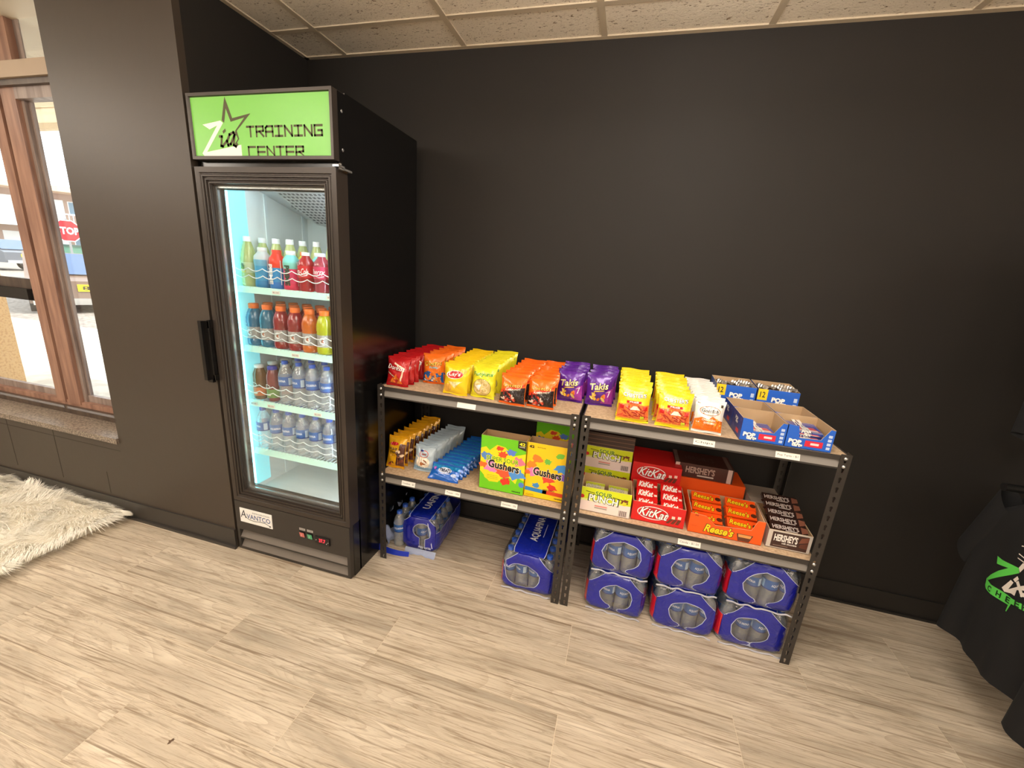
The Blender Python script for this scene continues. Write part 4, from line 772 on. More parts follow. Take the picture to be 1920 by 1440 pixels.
def d_gush(sour):
    def f(D,w,h):
        if sour:
            D(poly2([(0,.0),(.0,h*.76),(w*.12,h*.80),(w*.2,h*.74),(w*.36,h*.86),(w*.55,h*.84),(w*.72,h*.70),(w,h*.78),(w,h*.28),(w*.86,h*.32),(w*.82,h*.20),(w*.66,h*.30),(w*.5,h*.26),(w*.42,h*.17),(w*.22,h*.16),(w*.1,h*.26),(0,h*.34)][1:]),(250,224,20))
        for cx,cz,r,c,s in ((.14,.62,.10,(90,140,206),1),(.22,.52,.07,(206,130,196),2),(.42,.80,.06,(226,70,40),3),(.50,.70,.075,(236,80,40),4),(.68,.76,.075,(90,130,220),5),(.86,.62,.10,(226,120,150),6),(.06,.46,.07,(240,110,40),7),(.28,.42,.13,(226,130,196),8),(.54,.38,.14,(234,90,50),9),(.84,.38,.13,(80,150,224),10),(.60,.21,.09,(230,50,30),12)) if sour else ((.14,.60,.10,(244,140,30),1),(.26,.72,.11,(244,130,40),2),(.52,.70,.07,(110,190,70),3),(.80,.84,.08,(120,200,60),4),(.86,.62,.13,(70,150,224),5),(.2,.48,.12,(232,130,190),6),(.54,.40,.12,(234,70,50),7),(.90,.46,.10,(130,90,200),8),(.28,.24,.07,(60,140,206),9),(.66,.24,.09,(230,50,30),10),(.04,.46,.06,(240,110,40),11)): splash(D,cx*w,cz*h,r*w*1.45,c,s+(20 if sour else 40),1.2+.01*s)
        if sour:
            D(text('SUPER SOUR',w*.5,h*.60,w*.74,h*.10,.06),(250,240,60),2); D(text('SUPER SOUR',w*.5,h*.60,w*.72,h*.085,.02),(90,170,20),3); D(poly2([(w*.82,h),(w,h),(w,h*.83),(w*.82,h*.87)]),(40,34,20),3); D(text('42',w*.91,h*.945,w*.13,h*.055,.03),(250,236,40),4); D(text('POUCHES',w*.91,h*.895,w*.12,h*.018,.02),(250,250,240),4); D(ell(w*.95,h*.2,w*.06,h*.05),(80,130,210),2)
        else:
            D(text('42',w*.10,h*.93,w*.13,h*.05,.04),(30,26,14),2); D(text('FRUIT FLAVOR',w*.34,h*.93,w*.2,h*.02),(60,50,14),2); D(stroke([(w*.06,h*.155),(w*.5,h*.14)],.018),(40,130,200),2); D(stroke([(w*.5,h*.14),(w*.98,h*.13)],.018),(226,70,30),2); D(text('VARIETY PACK',w*.6,h*.185,w*.3,h*.022,.02),(60,40,20),3)
        D(text('Gushers',w*.53,h*.49,w*.73,h*.165,.055,0,-.06),(252,240,200),3); D(text('Gushers',w*.53,h*.49,w*.70,h*.15,.035,0,-.06),(20,18,24),4)
        D(ell(w*.3,h*.25,w*.20,h*.07) if sour else rect(0,.001,0,.001),(250,224,20),1.3)
        for k in range(3): D(rect(w*.16,w*.42,h*(.28-k*.03),h*(.285-k*.03)) if sour else rect(w*.04,w*.24,h*(.06-k*.015),h*(.064-k*.015)),(120,110,30),2)
        D(text('GMMI' if 0 else 'gmmi',w*.84,h*.05,w*.2,h*.04,.03),(24,30,20),2)
    return f
fr4=lambda w,h:[(0,0),(w,0),(w,h),(0,h)]
carton('fruit_snack_box',1.196,-.445,MZ,.208,.075,.262,(110,206,20),d_gush(True),'green and yellow open fruit snack box, the left one on the lower shelf',group='fruit snack boxes',openf=fr4(.208,.262),side=(250,224,20),rz=.0)
carton('fruit_snack_box',1.408,-.437,MZ,.182,.075,.262,(252,208,10),d_gush(False),'all yellow open fruit snack box beside the steel post',group='fruit snack boxes',openf=fr4(.182,.262),side=(252,208,10))
carton('fruit_snack_box',1.388,-.155,MZ,.205,.10,.262,(110,206,20),d_gush(True),'closed green and yellow fruit snack box in the back shelf corner',group='fruit snack boxes')
def d_punch(D,w,h):
    D(rect(0,w,h*.52,h),(214,226,20)); D(poly2([(0,h*.52),(0,h*.44),(w*.6,h*.44),(w,h*.52)]),(236,240,150)); D(text('SOUR',w*.46,h*.80,w*.36,h*.22,.05),(240,246,120),2); D(text('SOUR',w*.46,h*.80,w*.34,h*.19,.02),(50,120,20),3); D(stroke([(w*.1,h*.84),(w*.27,h*.80)],.003),(20,30,10),3); D(stroke([(w*.64,h*.76),(w*.8,h*.72)],.003),(20,30,10),3)
    D(text('PUNCH',w*.46,h*.58,w*.62,h*.33,.065,0,-.04),(24,22,18),4); D(text('PUNCH',w*.46,h*.58,w*.58,h*.28,.03,0,-.04),(252,250,244),5); D(blob(w*.87,h*.66,w*.07,6,12,.4),(120,60,30),3); D(blob(w*.87,h*.58,w*.05,8,10,.3),(220,214,40),4)
    D(ell(w*.03,h*.6,w*.045,h*.08),(210,40,40),3); D(rect(w*.30,w*.55,h*.26,h*.31),(230,140,130),3); D(rect(w*.30,w*.55,h*.18,h*.23),(170,160,150),3)
    for k in range(9): D(rect(w*(.79+k*.018),w*(.797+k*.018+.004*(k%2)),h*.05,h*.28),(30,30,30),3)
PW_=(246,226,220)
def closedbox(*a,**k): return carton(*a,**k)
carton('sour_candy_box',1.660,-.455,MZ,.208,.125,.112,PW_,d_punch,'lime and white sour straw candy tray in front with its lid raised',group='sour candy boxes',openf=fr4(.208,.112),hb=.116,hs=(.112,.116))
sp=barpack('sour_straw_pack',.094,.050,.012,(226,224,170),lambda D,w,h:(D(rect(w*.05,w*.95,h*.55,h*.95),(190,206,50)),D(text('PUNCH',w*.45,h*.42,w*.6,h*.5,.05),(40,36,30),2),D(text('PUNCH',w*.45,h*.42,w*.58,h*.42,.01),(250,248,240),3)))
stackbars(sp,'',1.666,-.445,MZ+.060,2,2,.100,.055,.004,.12,'sour straw pack','sour straw packs in the open tray')
carton('sour_candy_box',1.652,-.235,MZ,.208,.15,.105,PW_,d_punch,'lime and white sour candy box behind the open tray, lower of two',group='sour candy boxes')
carton('sour_candy_box',1.648,-.232,MZ+.1055,.212,.15,.105,PW_,d_punch,'lime and white sour candy box at the back, upper of two',group='sour candy boxes')
def d_brownlines(D,w,h):
    for k in range(3): D(rect(0,w,h*(.2+k*.3),h*(.24+k*.3)),(130,96,80))
carton('brown_candy_box',1.650,-.23,MZ+.2115,.212,.15,.066,(58,36,30),d_brownlines,'dark brown flat candy box lying on the upper sour candy box')
def d_kk(D,w,h):
    D(ringe(w*.40,h*.52,w*.30,h*.34,.0035),(252,240,236),1); D(text('KitKat',w*.42,h*.52,w*.58,h*.50,.045,.35,-.06),(120,10,14),3) ; D(text('KitKat',w*.42,h*.52,w*.56,h*.45,.015,.35,-.06),(255,255,252),4)
    for k in range(3): D(poly2([(w*(.66+k*.09),h*.16),(w*(.72+k*.09),h*.16),(w*(.80+k*.07),h*.42),(w*(.74+k*.07),h*.42)]),(110,50,30),2)
    D(poly2([(w*.76,h*.42),(w*.82,h*.42),(w*.82,h*.56),(w*.76,h*.56)]),(250,214,200),3); D(poly2([(w*.87,h*.46),(w*.93,h*.46),(w*.93,h*.60),(w*.87,h*.60)]),(250,214,200),3)
RD=(216,24,24)
carton('wafer_candy_box',1.876,-.448,MZ,.208,.175,.088,RD,d_kk,'bright red open wafer bar tray filled with bars on the candy shelf',group='red wafer candy boxes',openf=fr4(.208,.088),hb=.098,hs=(.088,.098))
carton('wafer_candy_box',1.868,-.255,MZ,.210,.2,.0875,RD,d_kk,'red wafer bar box behind the open tray, lower of two',group='red wafer candy boxes')
carton('wafer_candy_box',1.866,-.250,MZ+.088,.210,.19,.0875,RD,d_kk,'red wafer bar box at the back, resting on another',group='red wafer candy boxes')
def w_kk(D,w,h): D(ell(w*.45,h*.5,w*.36,h*.42),(226,44,34)); D(text('KitKat',w*.45,h*.5,w*.62,h*.62,.04,.3),(252,246,240),2); D(rect(w*.80,w*.92,h*.3,h*.5),(250,214,200),2)
def w_rs(D,w,h): D(text("Reese's",w*.42,h*.52,w*.66,h*.62,.06,.25,-.06),(90,50,20),1); D(text("Reese's",w*.42,h*.52,w*.63,h*.54,.02,.25,-.06),(250,214,30),2); D(ell(w*.87,h*.45,w*.09,h*.22),(80,40,24),2)
def w_hs(D,w,h): D(text("HERSHEY'S",w*.42,h*.52,w*.66,h*.5,.03),(206,196,190),1); D(poly2([(w*.80,h*.1),(w*.97,h*.3),(w*.97,h*.8),(w*.82,h*.9)]),(132,84,66),1); D(rect(w*.4,w*.7,h*.12,h*.2),(226,220,214),2)
stackbars(barpack('wafer_bar',.098,.046,.024,(214,22,24),w_kk),'', 1.882,-.435,MZ+.046,2,3,.100,.047,.017,.50,'red wafer bar in foil wrapper','wafer bars in the open tray')
def d_rs(D,w,h): D(text("Reese's",w*.42,h*.30,w*.42,h*.39,.055,.25,-.04),(70,36,14),2); D(text("Reese's",w*.42,h*.30,w*.40,h*.34,.03,.25,-.04),(250,220,30),3); D(poly2([(w*.66,h*.34),(w*.88,h*.34),(w*.84,h*.04),(w*.69,h*.04)]),(96,50,30),2); D(poly2([(w*.68,h*.32),(w*.86,h*.32),(w*.85,h*.20),(w*.69,h*.20)]),(226,160,90),3); D(rect(w*.3,w*.5,h*.08,h*.12),(120,50,14),2); D(text('36',w*.09,h*.76,w*.05,h*.08,.02),(120,40,10),2); D(rect(w*.03,w*.13,h*.3,h*.31),(190,70,10),2)
OG=(250,92,14); w=.270
carton('peanut_cup_box',2.100,-.452,MZ,w,.150,.104,OG,d_rs,'bright orange open peanut butter cup tray with cut-down front',group='orange peanut cup boxes',openf=[(0,0),(w,0),(w,.104),(w*.90,.104),(w*.84,.058),(w*.36,.050),(w*.22,.082),(0,.086)],hb=.110,hs=(.098,.110),inner=(206,170,130))
stackbars(barpack('peanut_cup_pack',.124,.042,.026,(244,84,20),w_rs),'',2.106,-.436,MZ+.032,2,3,.131,.040,.024,.45,'orange peanut butter cup pack','peanut cup packs in the open tray',.05)
carton('peanut_cup_box',2.068,-.205,MZ,.285,.155,.122,OG,None,'plain orange closed box standing behind the open orange tray',group='orange peanut cup boxes')
def d_hsb(D,w,h):
    D(text("HERSHEY'S",w*.44,h*.58,w*.50,h*.48,.03),(176,150,140),2); D(rect(w*.40,w*.68,h*.16,h*.26),(200,190,180),2); 
def d_hst(D,w,h):
    for x in (0,.90): D(rect(w*x,w*(x+.07),0,h),(120,100,94),1)
    D(text("HERSHEY'S",w*.45,h*.5,w*.5,h*.3,.03),(80,60,54),2)
hb_=carton('chocolate_bar_box',2.052,-.200,MZ+.123,.245,.145,.066,(70,36,28),lambda D,w,h:(d_hsb(D,w,h),D(rect(0,w*.075,0,h),(206,180,172),3),D(rect(w*.90,w*.975,0,h),(206,180,172),3)),'dark brown chocolate box sealed with clear tape on the orange box',group='chocolate bar boxes',decotop=d_hst,inner=KR)
def d_hs(D,w,h): D(rect(w*.10,w*.93,h*.08,h*.92),(62,38,32),1); D(text("HERSHEY'S",w*.42,h*.62,w*.54,h*.40,.035),(240,236,230),2); D(text('milk chocolate',w*.52,h*.34,w*.34,h*.10,.02),(240,236,230),2); D(rect(w*.16,w*.5,h*.17,h*.20),(150,130,120),2); D(poly2([(w*.72,h*.5),(w*.93,h*.62),(w*.93,h*.9),(w*.76,h*.8)]),(130,78,58),2); D(poly2([(w*.74,h*.28),(w*.93,h*.24),(w*.93,h*.58),(w*.76,h*.46)]),(104,60,44),2)
carton('chocolate_bar_box',2.388,-.445,MZ,.150,.185,.078,(206,196,186),d_hs,'dark brown and grey open chocolate bar tray at the right shelf end',group='chocolate bar boxes',openf=fr4(.150,.078),hb=.09,hs=(.078,.09),side=(190,180,170),inner=(196,160,118))
stackbars(barpack('chocolate_bar',.140,.040,.014,(52,30,26),w_hs),'',2.392,-.434,MZ+.060,1,5,0,.036,.013,.35,'dark brown chocolate bar','chocolate bars in the open tray')
g=G(); g.box(0,.135,0,.12,0,.100,(150,140,130)); o=g.obj('grey_carton','card',None,(2.362,-.235,MZ)); tag(o,'plain grey brown carton behind the open chocolate bar tray','box'); g=G(); g.box(0,.135,-.045,0,.098,.1,(168,156,144)); g.obj('flap','card',o)
# toaster pastry boxes
BL=(24,96,206); BD=(30,44,110)
def pop(D,cx,cz,s): 
    for l,b,c in ((3,.13,(20,40,110)),(4,.06,(252,252,250))): D(text('POP',cx-.008*s/.05,cz+.16*s*.8,s*1.2,s*.50,b,0,-.05),c,l); D(text('tarts',cx+.10*s,cz-.22*s,s*1.0,s*.40,b,0,-.05),c,l)
def d_pt_low(D,w,h): pop(D,w*.24,.021,.034); D(rect(w*.42,w*.80,.012,.034),(214,30,60),2); D(rect(w*.54,w*.72,.019,.027),(250,220,220),3); strip(D,w,.07)
def strip(D,w,h):
    for k in range(4): D(rect(w*.88,w*.96,h*(.14+k*.21),h*(.28+k*.21)),(190,210,240),2)
def d_ptl(D,d,h):
    pop(D,d*.5,h*.66,.030); D(rect(d*.55,d*.8,h*.16,h*.34),(200,40,60),2)
    for x,z,rr in ((.2,.8,.01),(.85,.82,.009),(.25,.3,.012)): D(ell(d*x,h*z,rr,rr*.7),(70,80,160),1)
PF=lambda w:[(0,0),(w,0),(w,.082),(w*.90,.084),(w*.74,.042),(w*.28,.040),(w*.22,.082),(0,.086)]
pn=0
for jy,(yy,nm) in enumerate(((-.478,'front'),(-.330,'rear'))):
    for ix,(xx,side_) in enumerate(((2.204,'left'),(2.352,'right'))):
        carton('toaster_pastry_box',xx,yy,TZ,.145,.145,.086,BL,d_pt_low,f'blue open-topped toaster pastry box, {nm} {side_} of the four open ones',group='open toaster pastry boxes',openf=PF(.145),hb=.084,hs=(.084,.084),side=(36,58,140),inner=(188,158,122),decoleft=d_ptl if ix==0 else None)
def w_pt(D,w,h): D(rect(w*.05,w*.95,h*.1,h*.95),(60,80,170),1); D(poly2([(w*.1,h*.1),(w*.9,h*.1),(w*.8,h*.5),(w*.2,h*.5)]),(214,90,100),2); D(rect(w*.15,w*.85,h*.1,h*.25),(236,210,214),3); pop(D,w*.5,h*.75,.024)
pp=barpack('pastry_pouch',.110,.10,.012,(150,160,200),w_pt)
for k,(xx,yy,n_) in enumerate(((2.228,-.455,2),(2.372,-.455,4),(2.372,-.31,1),(2.222,-.31,1))):
    for q in range(n_):
        o=pp if (k,q)==(0,0) else copy_tree(pp); o.location=(xx-.006,yy,TZ+.006+q*.0135); o.rotation_euler=(.05,0,rd.uniform(-.04,.04)); tag(o,f"red and blue foil pastry pouch in the {['front left','front right','rear right','rear left'][k]} open box, {['lowest','second','third','top'][q]} in the pile",'snack','pastry pouches in the open boxes')
def d_pt_hi(orange):
    def f(D,w,h): D(rect(0,w*.24,h*.66,h),(250,210,20),1); D(text('12',w*.12,h*.83,w*.13,h*.18,.02),(30,40,30),2); pop(D,w*.56,h*.66,.042); D(rect(w*.05,w*.86,0,h*.36) if orange else rect(0,w*.86,0,h*.36),(240,130,30) if orange else (86,44,36),1); strip(D,w,h*.9)
    return f
for xx,og in ((2.160,False),(2.322,True)):
    carton('toaster_pastry_box',xx,-.183,TZ,.155,.13,.138,BL,d_pt_hi(og),'taller blue toaster pastry box at the back with '+('an orange band' if og else 'a brown band'),group='upright toaster pastry boxes',openf=fr4(.155,.138),hb=.148,hs=(.138,.148),side=(70,90,150),inner=(188,158,122))
g=G(); g.grid(lambda u,v:(u*.14,v*.085,.012*sin(7*u+3*v)*.4+.006*sin(31*u+17*v)+.004*sin(53*v-11*u)),20,10,(216,210,204),sm=False); f0=g.obj('foil_wrapper','zinc',None,(2.329,-.172,TZ+.138)); tag(f0,'crumpled silver foil pouches poking out of the orange-banded pastry box','foil','crumpled foil pouches'); f1=copy_tree(f0); f1.location=(2.168,-.172,TZ+.136); f1['label']='crumpled silver foil pouches poking out of the brown-banded pastry box'
# ---------------------------------------------------------------- water packs
def filmmat():
    m=bpy.data.materials.new('shrink_film'); m.use_nodes=True; nt=m.node_tree; L=nt.links; N=nt.nodes.new; b=nt.nodes['Principled BSDF']; out=nt.nodes['Material Output']
    a=N('ShaderNodeAttribute'); a.attribute_name='Col'; L.new(a.outputs['Color'],b.inputs['Base Color']); b.inputs['Roughness'].default_value=.3; b.inputs['Coat Weight'].default_value=.8; b.inputs['Coat Roughness'].default_value=.05
    tc=N('ShaderNodeTexCoord'); n=N('ShaderNodeTexNoise'); n.inputs['Scale'].default_value=17; n.inputs['Detail'].default_value=4; n.inputs['Distortion'].default_value=1.8; L.new(tc.outputs['Object'],n.inputs['Vector']); bp=N('ShaderNodeBump'); bp.inputs['Strength'].default_value=.7; bp.inputs['Distance'].default_value=.010; L.new(n.outputs[0],bp.inputs['Height']); L.new(bp.outputs[0],b.inputs['Normal'])
    s=N('ShaderNodeAttribute'); s.attribute_name='ink'; gt=N('ShaderNodeMath'); gt.operation='GREATER_THAN'; gt.inputs[1].default_value=0; L.new(s.outputs['Fac'],gt.inputs[0])
    ab=N('ShaderNodeMath'); ab.operation='ABSOLUTE'; L.new(s.outputs['Fac'],ab.inputs[0]); lt=N('ShaderNodeMath'); lt.operation='LESS_THAN'; lt.inputs[1].default_value=.0011; L.new(ab.outputs[0],lt.inputs[0])
    tr=N('ShaderNodeBsdfTransparent'); tr.inputs[0].default_value=(.93,.95,.97,1); gl=N('ShaderNodeBsdfGlossy'); gl.inputs['Roughness'].default_value=.08; L.new(bp.outputs[0],gl.inputs['Normal'])
    lw=N('ShaderNodeLayerWeight'); lw.inputs[0].default_value=.25; L.new(bp.outputs[0],lw.inputs['Normal']); mr=N('ShaderNodeMapRange'); mr.inputs[3].default_value=.07; mr.inputs[4].default_value=.7; L.new(lw.outputs['Facing'],mr.inputs[0])
    clear=N('ShaderNodeMixShader'); L.new(mr.outputs[0],clear.inputs[0]); L.new(tr.outputs[0],clear.inputs[1]); L.new(gl.outputs[0],clear.inputs[2])
    rim=N('ShaderNodeBsdfDiffuse'); rim.inputs[0].default_value=(.5,.55,.75,1)
    m1=N('ShaderNodeMixShader'); L.new(gt.outputs[0],m1.inputs[0]); L.new(clear.outputs[0],m1.inputs[1]); L.new(b.outputs[0],m1.inputs[2])
    m2=N('ShaderNodeMixShader'); L.new(lt.outputs[0],m2.inputs[0]); L.new(m1.outputs[0],m2.inputs[1]); L.new(rim.outputs[0],m2.inputs[2]); L.new(m2.outputs[0],out.inputs[0]); MATS['shrink_film']=m
filmmat()
WW,WD,WH=.256,.43,.208
def elsd(x,z,cx,cz,rx,rz): 
    d=math.hypot((x-cx)/rx,(z-cz)/rz); return (d-1)*min(rx,rz)
def film(name,W_=WW,D_=WD,H_=WH,seed=1,topband=.075,hole=(.0,.098,.072,.062),parent=None,red=True,m='shrink_film',e=.30):
    """shrink film round a pack: rings along the depth, then a bulging end panel"""
    rd=random.Random(seed); P=[];ink=[];F=[];C=[]; ph=[rd.uniform(0,6) for _ in range(6)]
    nb=56
    def sect(t):   # closed outline of the cross-section: x,z for t in 0..1 starting bottom centre
        a=2*PI*t; c,s=sin(a),-cos(a)
        x=W_/2*math.copysign(abs(c)**e,c); z=H_/2+H_/2*math.copysign(abs(s)**e,s)
        if z>H_*.6: x*=1-.10*((z/H_-.6)/.4)**2
        if z<H_*.2: x*=1+.02*sin(a*9)
        return x,z
    def add(x,y,z,i): P.append((x,y,z)); ink.append(i)
    YS=[0,.006,.014,.024]+[.04+(D_-.08)*q/14 for q in range(15)]+[D_-.024,D_-.014,D_-.006,D_]; ny=len(YS)-1
    for j in range(ny+1):
        y=YS[j]
        for i in range(nb):
            x,z=sect(i/nb); bul=.003*abs(sin(PI*y/.0615)); yy=min(y,D_-y); sc=1-.075*max(0,1-yy/.03)**2
            xx=x*sc+.0015*sin(70*y+9*z+ph[2])*(abs(x)>W_*.3)+math.copysign(bul,x)*(1 if abs(x)>W_*.3 else 0); zz=H_/2+(z-H_/2)*sc-(.004*abs(sin(PI*x/.062+PI/2)) if z>H_*.8 and abs(x)<topband else 0)+(.003*sin(8*y*10+ph[0]) if z<H_*.1 else 0)
            add(xx,y,max(0,zz),max(topband-abs(x) if z>H_*.75 else -1,(.168 if x<0 and y<.07 else .135)-z-.012*sin(x*20) if z<=H_*.75 else -1))
    for j in range(ny):
        for i in range(nb):
            i2=(i+1)%nb; F.append((j*nb+i,j*nb+i2,(j+1)*nb+i2,(j+1)*nb+i))
            x,z=sect((i+.5)/nb); y=YS[j]
            C.append((206,24,36) if (red and x<-W_*.35 and .02<z<.172 and y<.07) else (8,34,156))
    # end panels
    for end in (0,1):
        base=len(P); nr=14; y0=end*D_; sg=-1 if end==0 else 1
        for k in range(nr):
            r=1-(k+0)/nr
            for i in range(nb):
                x,z=sect(i/nb); cx,cz=0,H_/2; x=cx+(x-cx)*r*(.925); z=cz+(z-cz)*r*.925
                dome=(1-r**5); scal=.0035*abs(sin(PI*(x+W_/2)/(W_/4)))
                y=y0+sg*(.013*dome+.0028*sin(95*x+ph[4]*z*8)*max(0,1-abs(x)/.06)*max(0,min(1,(z-.145)/.03))+.0016*sin(60*z+30*x+ph[5])+scal*min(1,2*(1-r)+.3)+.0018*sin(26*x+18*z+ph[1]))
                hx,hz,rx,rz=hole; s_=elsd(x,z,hx,hz,rx*(1+.05*sin(3*math.atan2(z-hz,x-hx)+ph[2])),rz)
                neck=max(abs(x-hx)-.016-.1*max(0,.03-z),z-hz) if z<hz else 1
                corner=-((abs(x)-.084)*.8+(z-.168)*.9) if (abs(x)>.03 and z>.10) else 1
                lip=z-.008-.004*sin(40*x+ph[3])
                if end==0: add(x,y,z,min(s_,neck,corner,lip))
                else: add(x,y,z,min(corner,lip))
            if k==0: pass
        for k in range(nr-1):
            for i in range(nb):
                i2=(i+1)%nb; F.append((base+k*nb+i,base+k*nb+i2,base+(k+1)*nb+i2,base+(k+1)*nb+i)); C.append((12,24,150))
        F.append(tuple(base+(nr-1)*nb+i for i in range(nb))); C.append((12,24,150))
        for i in range(nb):
            i2=(i+1)%nb; F.append(((0 if end==0 else ny*nb)+i,(0 if end==0 else ny*nb)+i2,base+i2,base+i)); C.append((12,24,150))
    me=bpy.data.meshes.new(name); me.from_pydata(P,[],F); me.update(); at=me.color_attributes.new('Col','FLOAT_COLOR','CORNER'); arr=[]
    for f,c in zip(F,C): arr+=lin(c)*len(f)
    at.data.foreach_set('color',arr); ia=me.attributes.new('ink','FLOAT','POINT'); ia.data.foreach_set('value',ink); me.polygons.foreach_set('use_smooth',[True]*len(F)); me.materials.append(MATS[m])
    o=bpy.data.objects.new(name,me); COL.objects.link(o); o.parent=parent; return o
pb=wbottle('bottle',.200,.0300)
def pack(loc,rz,label,seed,hole,spots,side=True):
    p=empty('water_pack',loc,rz); tag(p,label,'water pack','shrink-wrapped packs of bottled water')
    film('film',seed=seed,hole=hole,parent=p)
    for (i,j) in spots:
        b=copy_tree(pb,p); b.location=(-WW/2+.034+i*.0627,.030+j*.0618,.002); b.rotation_euler.z=random.Random(seed*50+i*9+j).uniform(-.9,.9)
    g=G(); fz=WH-.0002; g.shape(text('AQUAFINA',.0,.20,.21,.045,.02,0,PI/2),lambda a,b:(a,b,WH+.0015),(236,240,250),.03); g.shape(rect(.035,.038,.14,.25),lambda a,b:(a,b,WH+.0015),(200,206,236)); g.obj('top_print','print',p)
    g=G(); g.shape(text('32',-.0,.10,.034,.040,.03),lambda a,b:(-WW/2-.0048,.040-a,b),(246,230,232),.02); g.obj('side_print','print',p)
    g=G(); g.tube([(-WW/2+.01+WW*.92*t/24,-.0125-.002*sin(t*1.3+seed),.005+.003*sin(t*.9+seed)) for t in range(25)],.0034,6,(220,220,228)); g.obj('crimped_edge','crimp',p)
    return p
ring0=[(i,j) for j in (0,1,2) for i in range(4) if j<2 or i in (0,3)]+[(0,3),(3,3)]
full=[(i,j) for j in range(6) for i in range(4) if j<1 or i in (0,3)]+[(1,1),(2,1)]
xs=[1.860,2.149,2.414]
for k,x in enumerate(xs):
    nm=['nearest the middle posts','in the middle','nearest the right end post'][k]
    pack((x,-.462,0),rd.uniform(-.03,.03),f'blue wrapped pack of water bottles {nm}, lower of two',k+1,(rd.uniform(-.02,.01),.098,.066+rd.uniform(0,.01),.056+rd.uniform(0,.006)),ring0)
    pack((x-.006+rd.uniform(-.01,.01),-.470,WH+.003),rd.uniform(-.04,.03),f'blue wrapped pack of water bottles {nm}, upper of two',k+5,(rd.uniform(-.012,.012),.105,.070+rd.uniform(0,.012),.058+rd.uniform(0,.008)),ring0)
pack((1.462,-.470,0),-.02,'single blue wrapped pack of water bottles standing left of the middle posts',11,(-.02,.088,.085,.062),full)
# torn pack on the far left
tp=empty('opened_water_pack',(.825,-.385,0),.03); tag(tp,'torn open blue pack of water bottles on the floor beside the refrigerator','water pack','shrink-wrapped packs of bottled water')
fl=film('film',W_=.20,D_=.34,H_=.208,e=.42,seed=21,topband=.06,hole=(.02,.13,.05,.045),parent=tp,red=False); fl.location=(.04,0,0)
for i,j in [(0,0),(1,0),(2,0),(0,1),(2,1),(2,2),(2,3),(0,2),(0,3),(1,1)]:
    b=copy_tree(pb,tp); b.location=(-.022+i*.0615,.032+j*.0618,.002); b.rotation_euler.z=i+j
for i,(x,y,a) in enumerate(((-.085,.02,.3),(-.088,.088,1.2),(-.082,.155,2.))):
    b=copy_tree(pb,tp); b.location=(x,y,.002); b.rotation_euler.z=a
g=G(); g.grid(lambda u,v:(-.155+.03*sin(5*v+3*u)+.02*v-.05*u*v+.012*sin(19*u+7*v),-.05+.26*u+.012*sin(14*v),.004+v*(.19-.03*abs(sin(6*u)))),18,18,(200,210,240)); g.obj('torn_film','torn_film',tp)
g=G(); g.grid(lambda u,v:(-.16+.17*u,-.062-.012*sin(3*u)+.006*v,.002+.034*v*(1-.3*u)),12,4,(20,50,180)); g.obj('torn_edge','plastic',tp)
g=G(); g.grid(lambda u,v:(-.03+.17*u,-.018-.028*v*(.8+.2*sin(9*u)),.022*(1-v)**2+.003+.003*sin(24*u)*v),16,6,(200,210,240)); g.obj('loose_film','torn_film',tp)
g=G(); g.shape(text('UAFINA',0,.17,.20,.04,.02,0,PI/2),lambda a,b:(.04+a,b,.2095),(220,226,244),.03); g.shape(stroke([(.115,.04),(.09,.18)],.004),lambda a,b:(a,-.012,b),(220,226,244)); g.shape(text('PURE WATER',.075,.035,.07,.012,.02),lambda a,b:(a,-.0135,b),(220,226,244)); g.obj('film_print','print',tp)
for p_ in (pb,): 
    for c_ in list(p_.children): bpy.data.objects.remove(c_)
    bpy.data.objects.remove(p_)
# ---------------------------------------------------------------- fur rug
rug=empty('fur_rug',(-1.60,-1.35,0)); tag(rug,'shaggy cream faux fur rug lying under the window','rug')
mat('rug_back',.9,color=(226,218,200)); mat('fur',.8,color=(255,251,240),spec=.2)
RX0,RX1,RY0,RY1=-2.9+1.6,-.765+1.6,-2.2+1.35,-.74+1.35
g=G(); g.box(RX0,RX1,RY0,RY1+.045,.001,.045); g.obj('backing','rug_back',rug)
rg=np.random.default_rng(5); n=46000
x=rg.uniform(RX0,RX1,n); y=rg.uniform(RY0,RY1,n)
k=np.arange(n)<9000; y[k]=np.where(rg.random(9000)<.5,RY1,y[k]); sel=np.arange(n)<6000; x[sel]=RX1-rg.random(6000)*.02
cl=np.sin(x*23+3*np.sin(y*17))+np.sin(y*29+2*np.sin(x*13)); ang=.9*np.sin(x*7)+.9*np.cos(y*9)+cl*.5+rg.normal(0,.35,n)
dx,dy=np.cos(ang),np.sin(ang); ex=np.clip((x-(RX1-.09))/.09,0,1); ey=np.clip((y-(RY1-.05))/.05,0,1); dx=dx*(1-ex)+ex*1.0; dy=dy*(1-ey*.8)+ey*.5
ln=rg.uniform(.065,.12,n)*(1+.25*cl/2); up=rg.uniform(.35,.9,n)*(1-.55*ex); nn=np.sqrt(dx*dx+dy*dy+up*up); 
P0=np.stack([x,y,np.full(n,.040)],1); d=np.stack([dx/nn,dy/nn,up/nn],1); P1=P0+d*(ln*.5)[:,None]; P2=P0+d*(ln*.9)[:,None]; P2[:,2]-=ln*.22; P2[:,2]=np.maximum(P2[:,2],.004); P1[:,2]=np.maximum(P1[:,2],.008)
lim=YW-.012+1.35; P1[:,1]=np.minimum(P1[:,1],lim); P2[:,1]=np.minimum(P2[:,1],lim)
pw=np.stack([-d[:,1],d[:,0],np.zeros(n)],1)*.0016
V=np.stack([P0-pw,P0+pw,P1-pw*.8,P1+pw*.8,P2],1).reshape(-1,3); b0=np.arange(n)*5
F=[]
for a in b0.tolist(): F.append((a,a+1,a+3,a+2)); F.append((a+2,a+3,a+4))
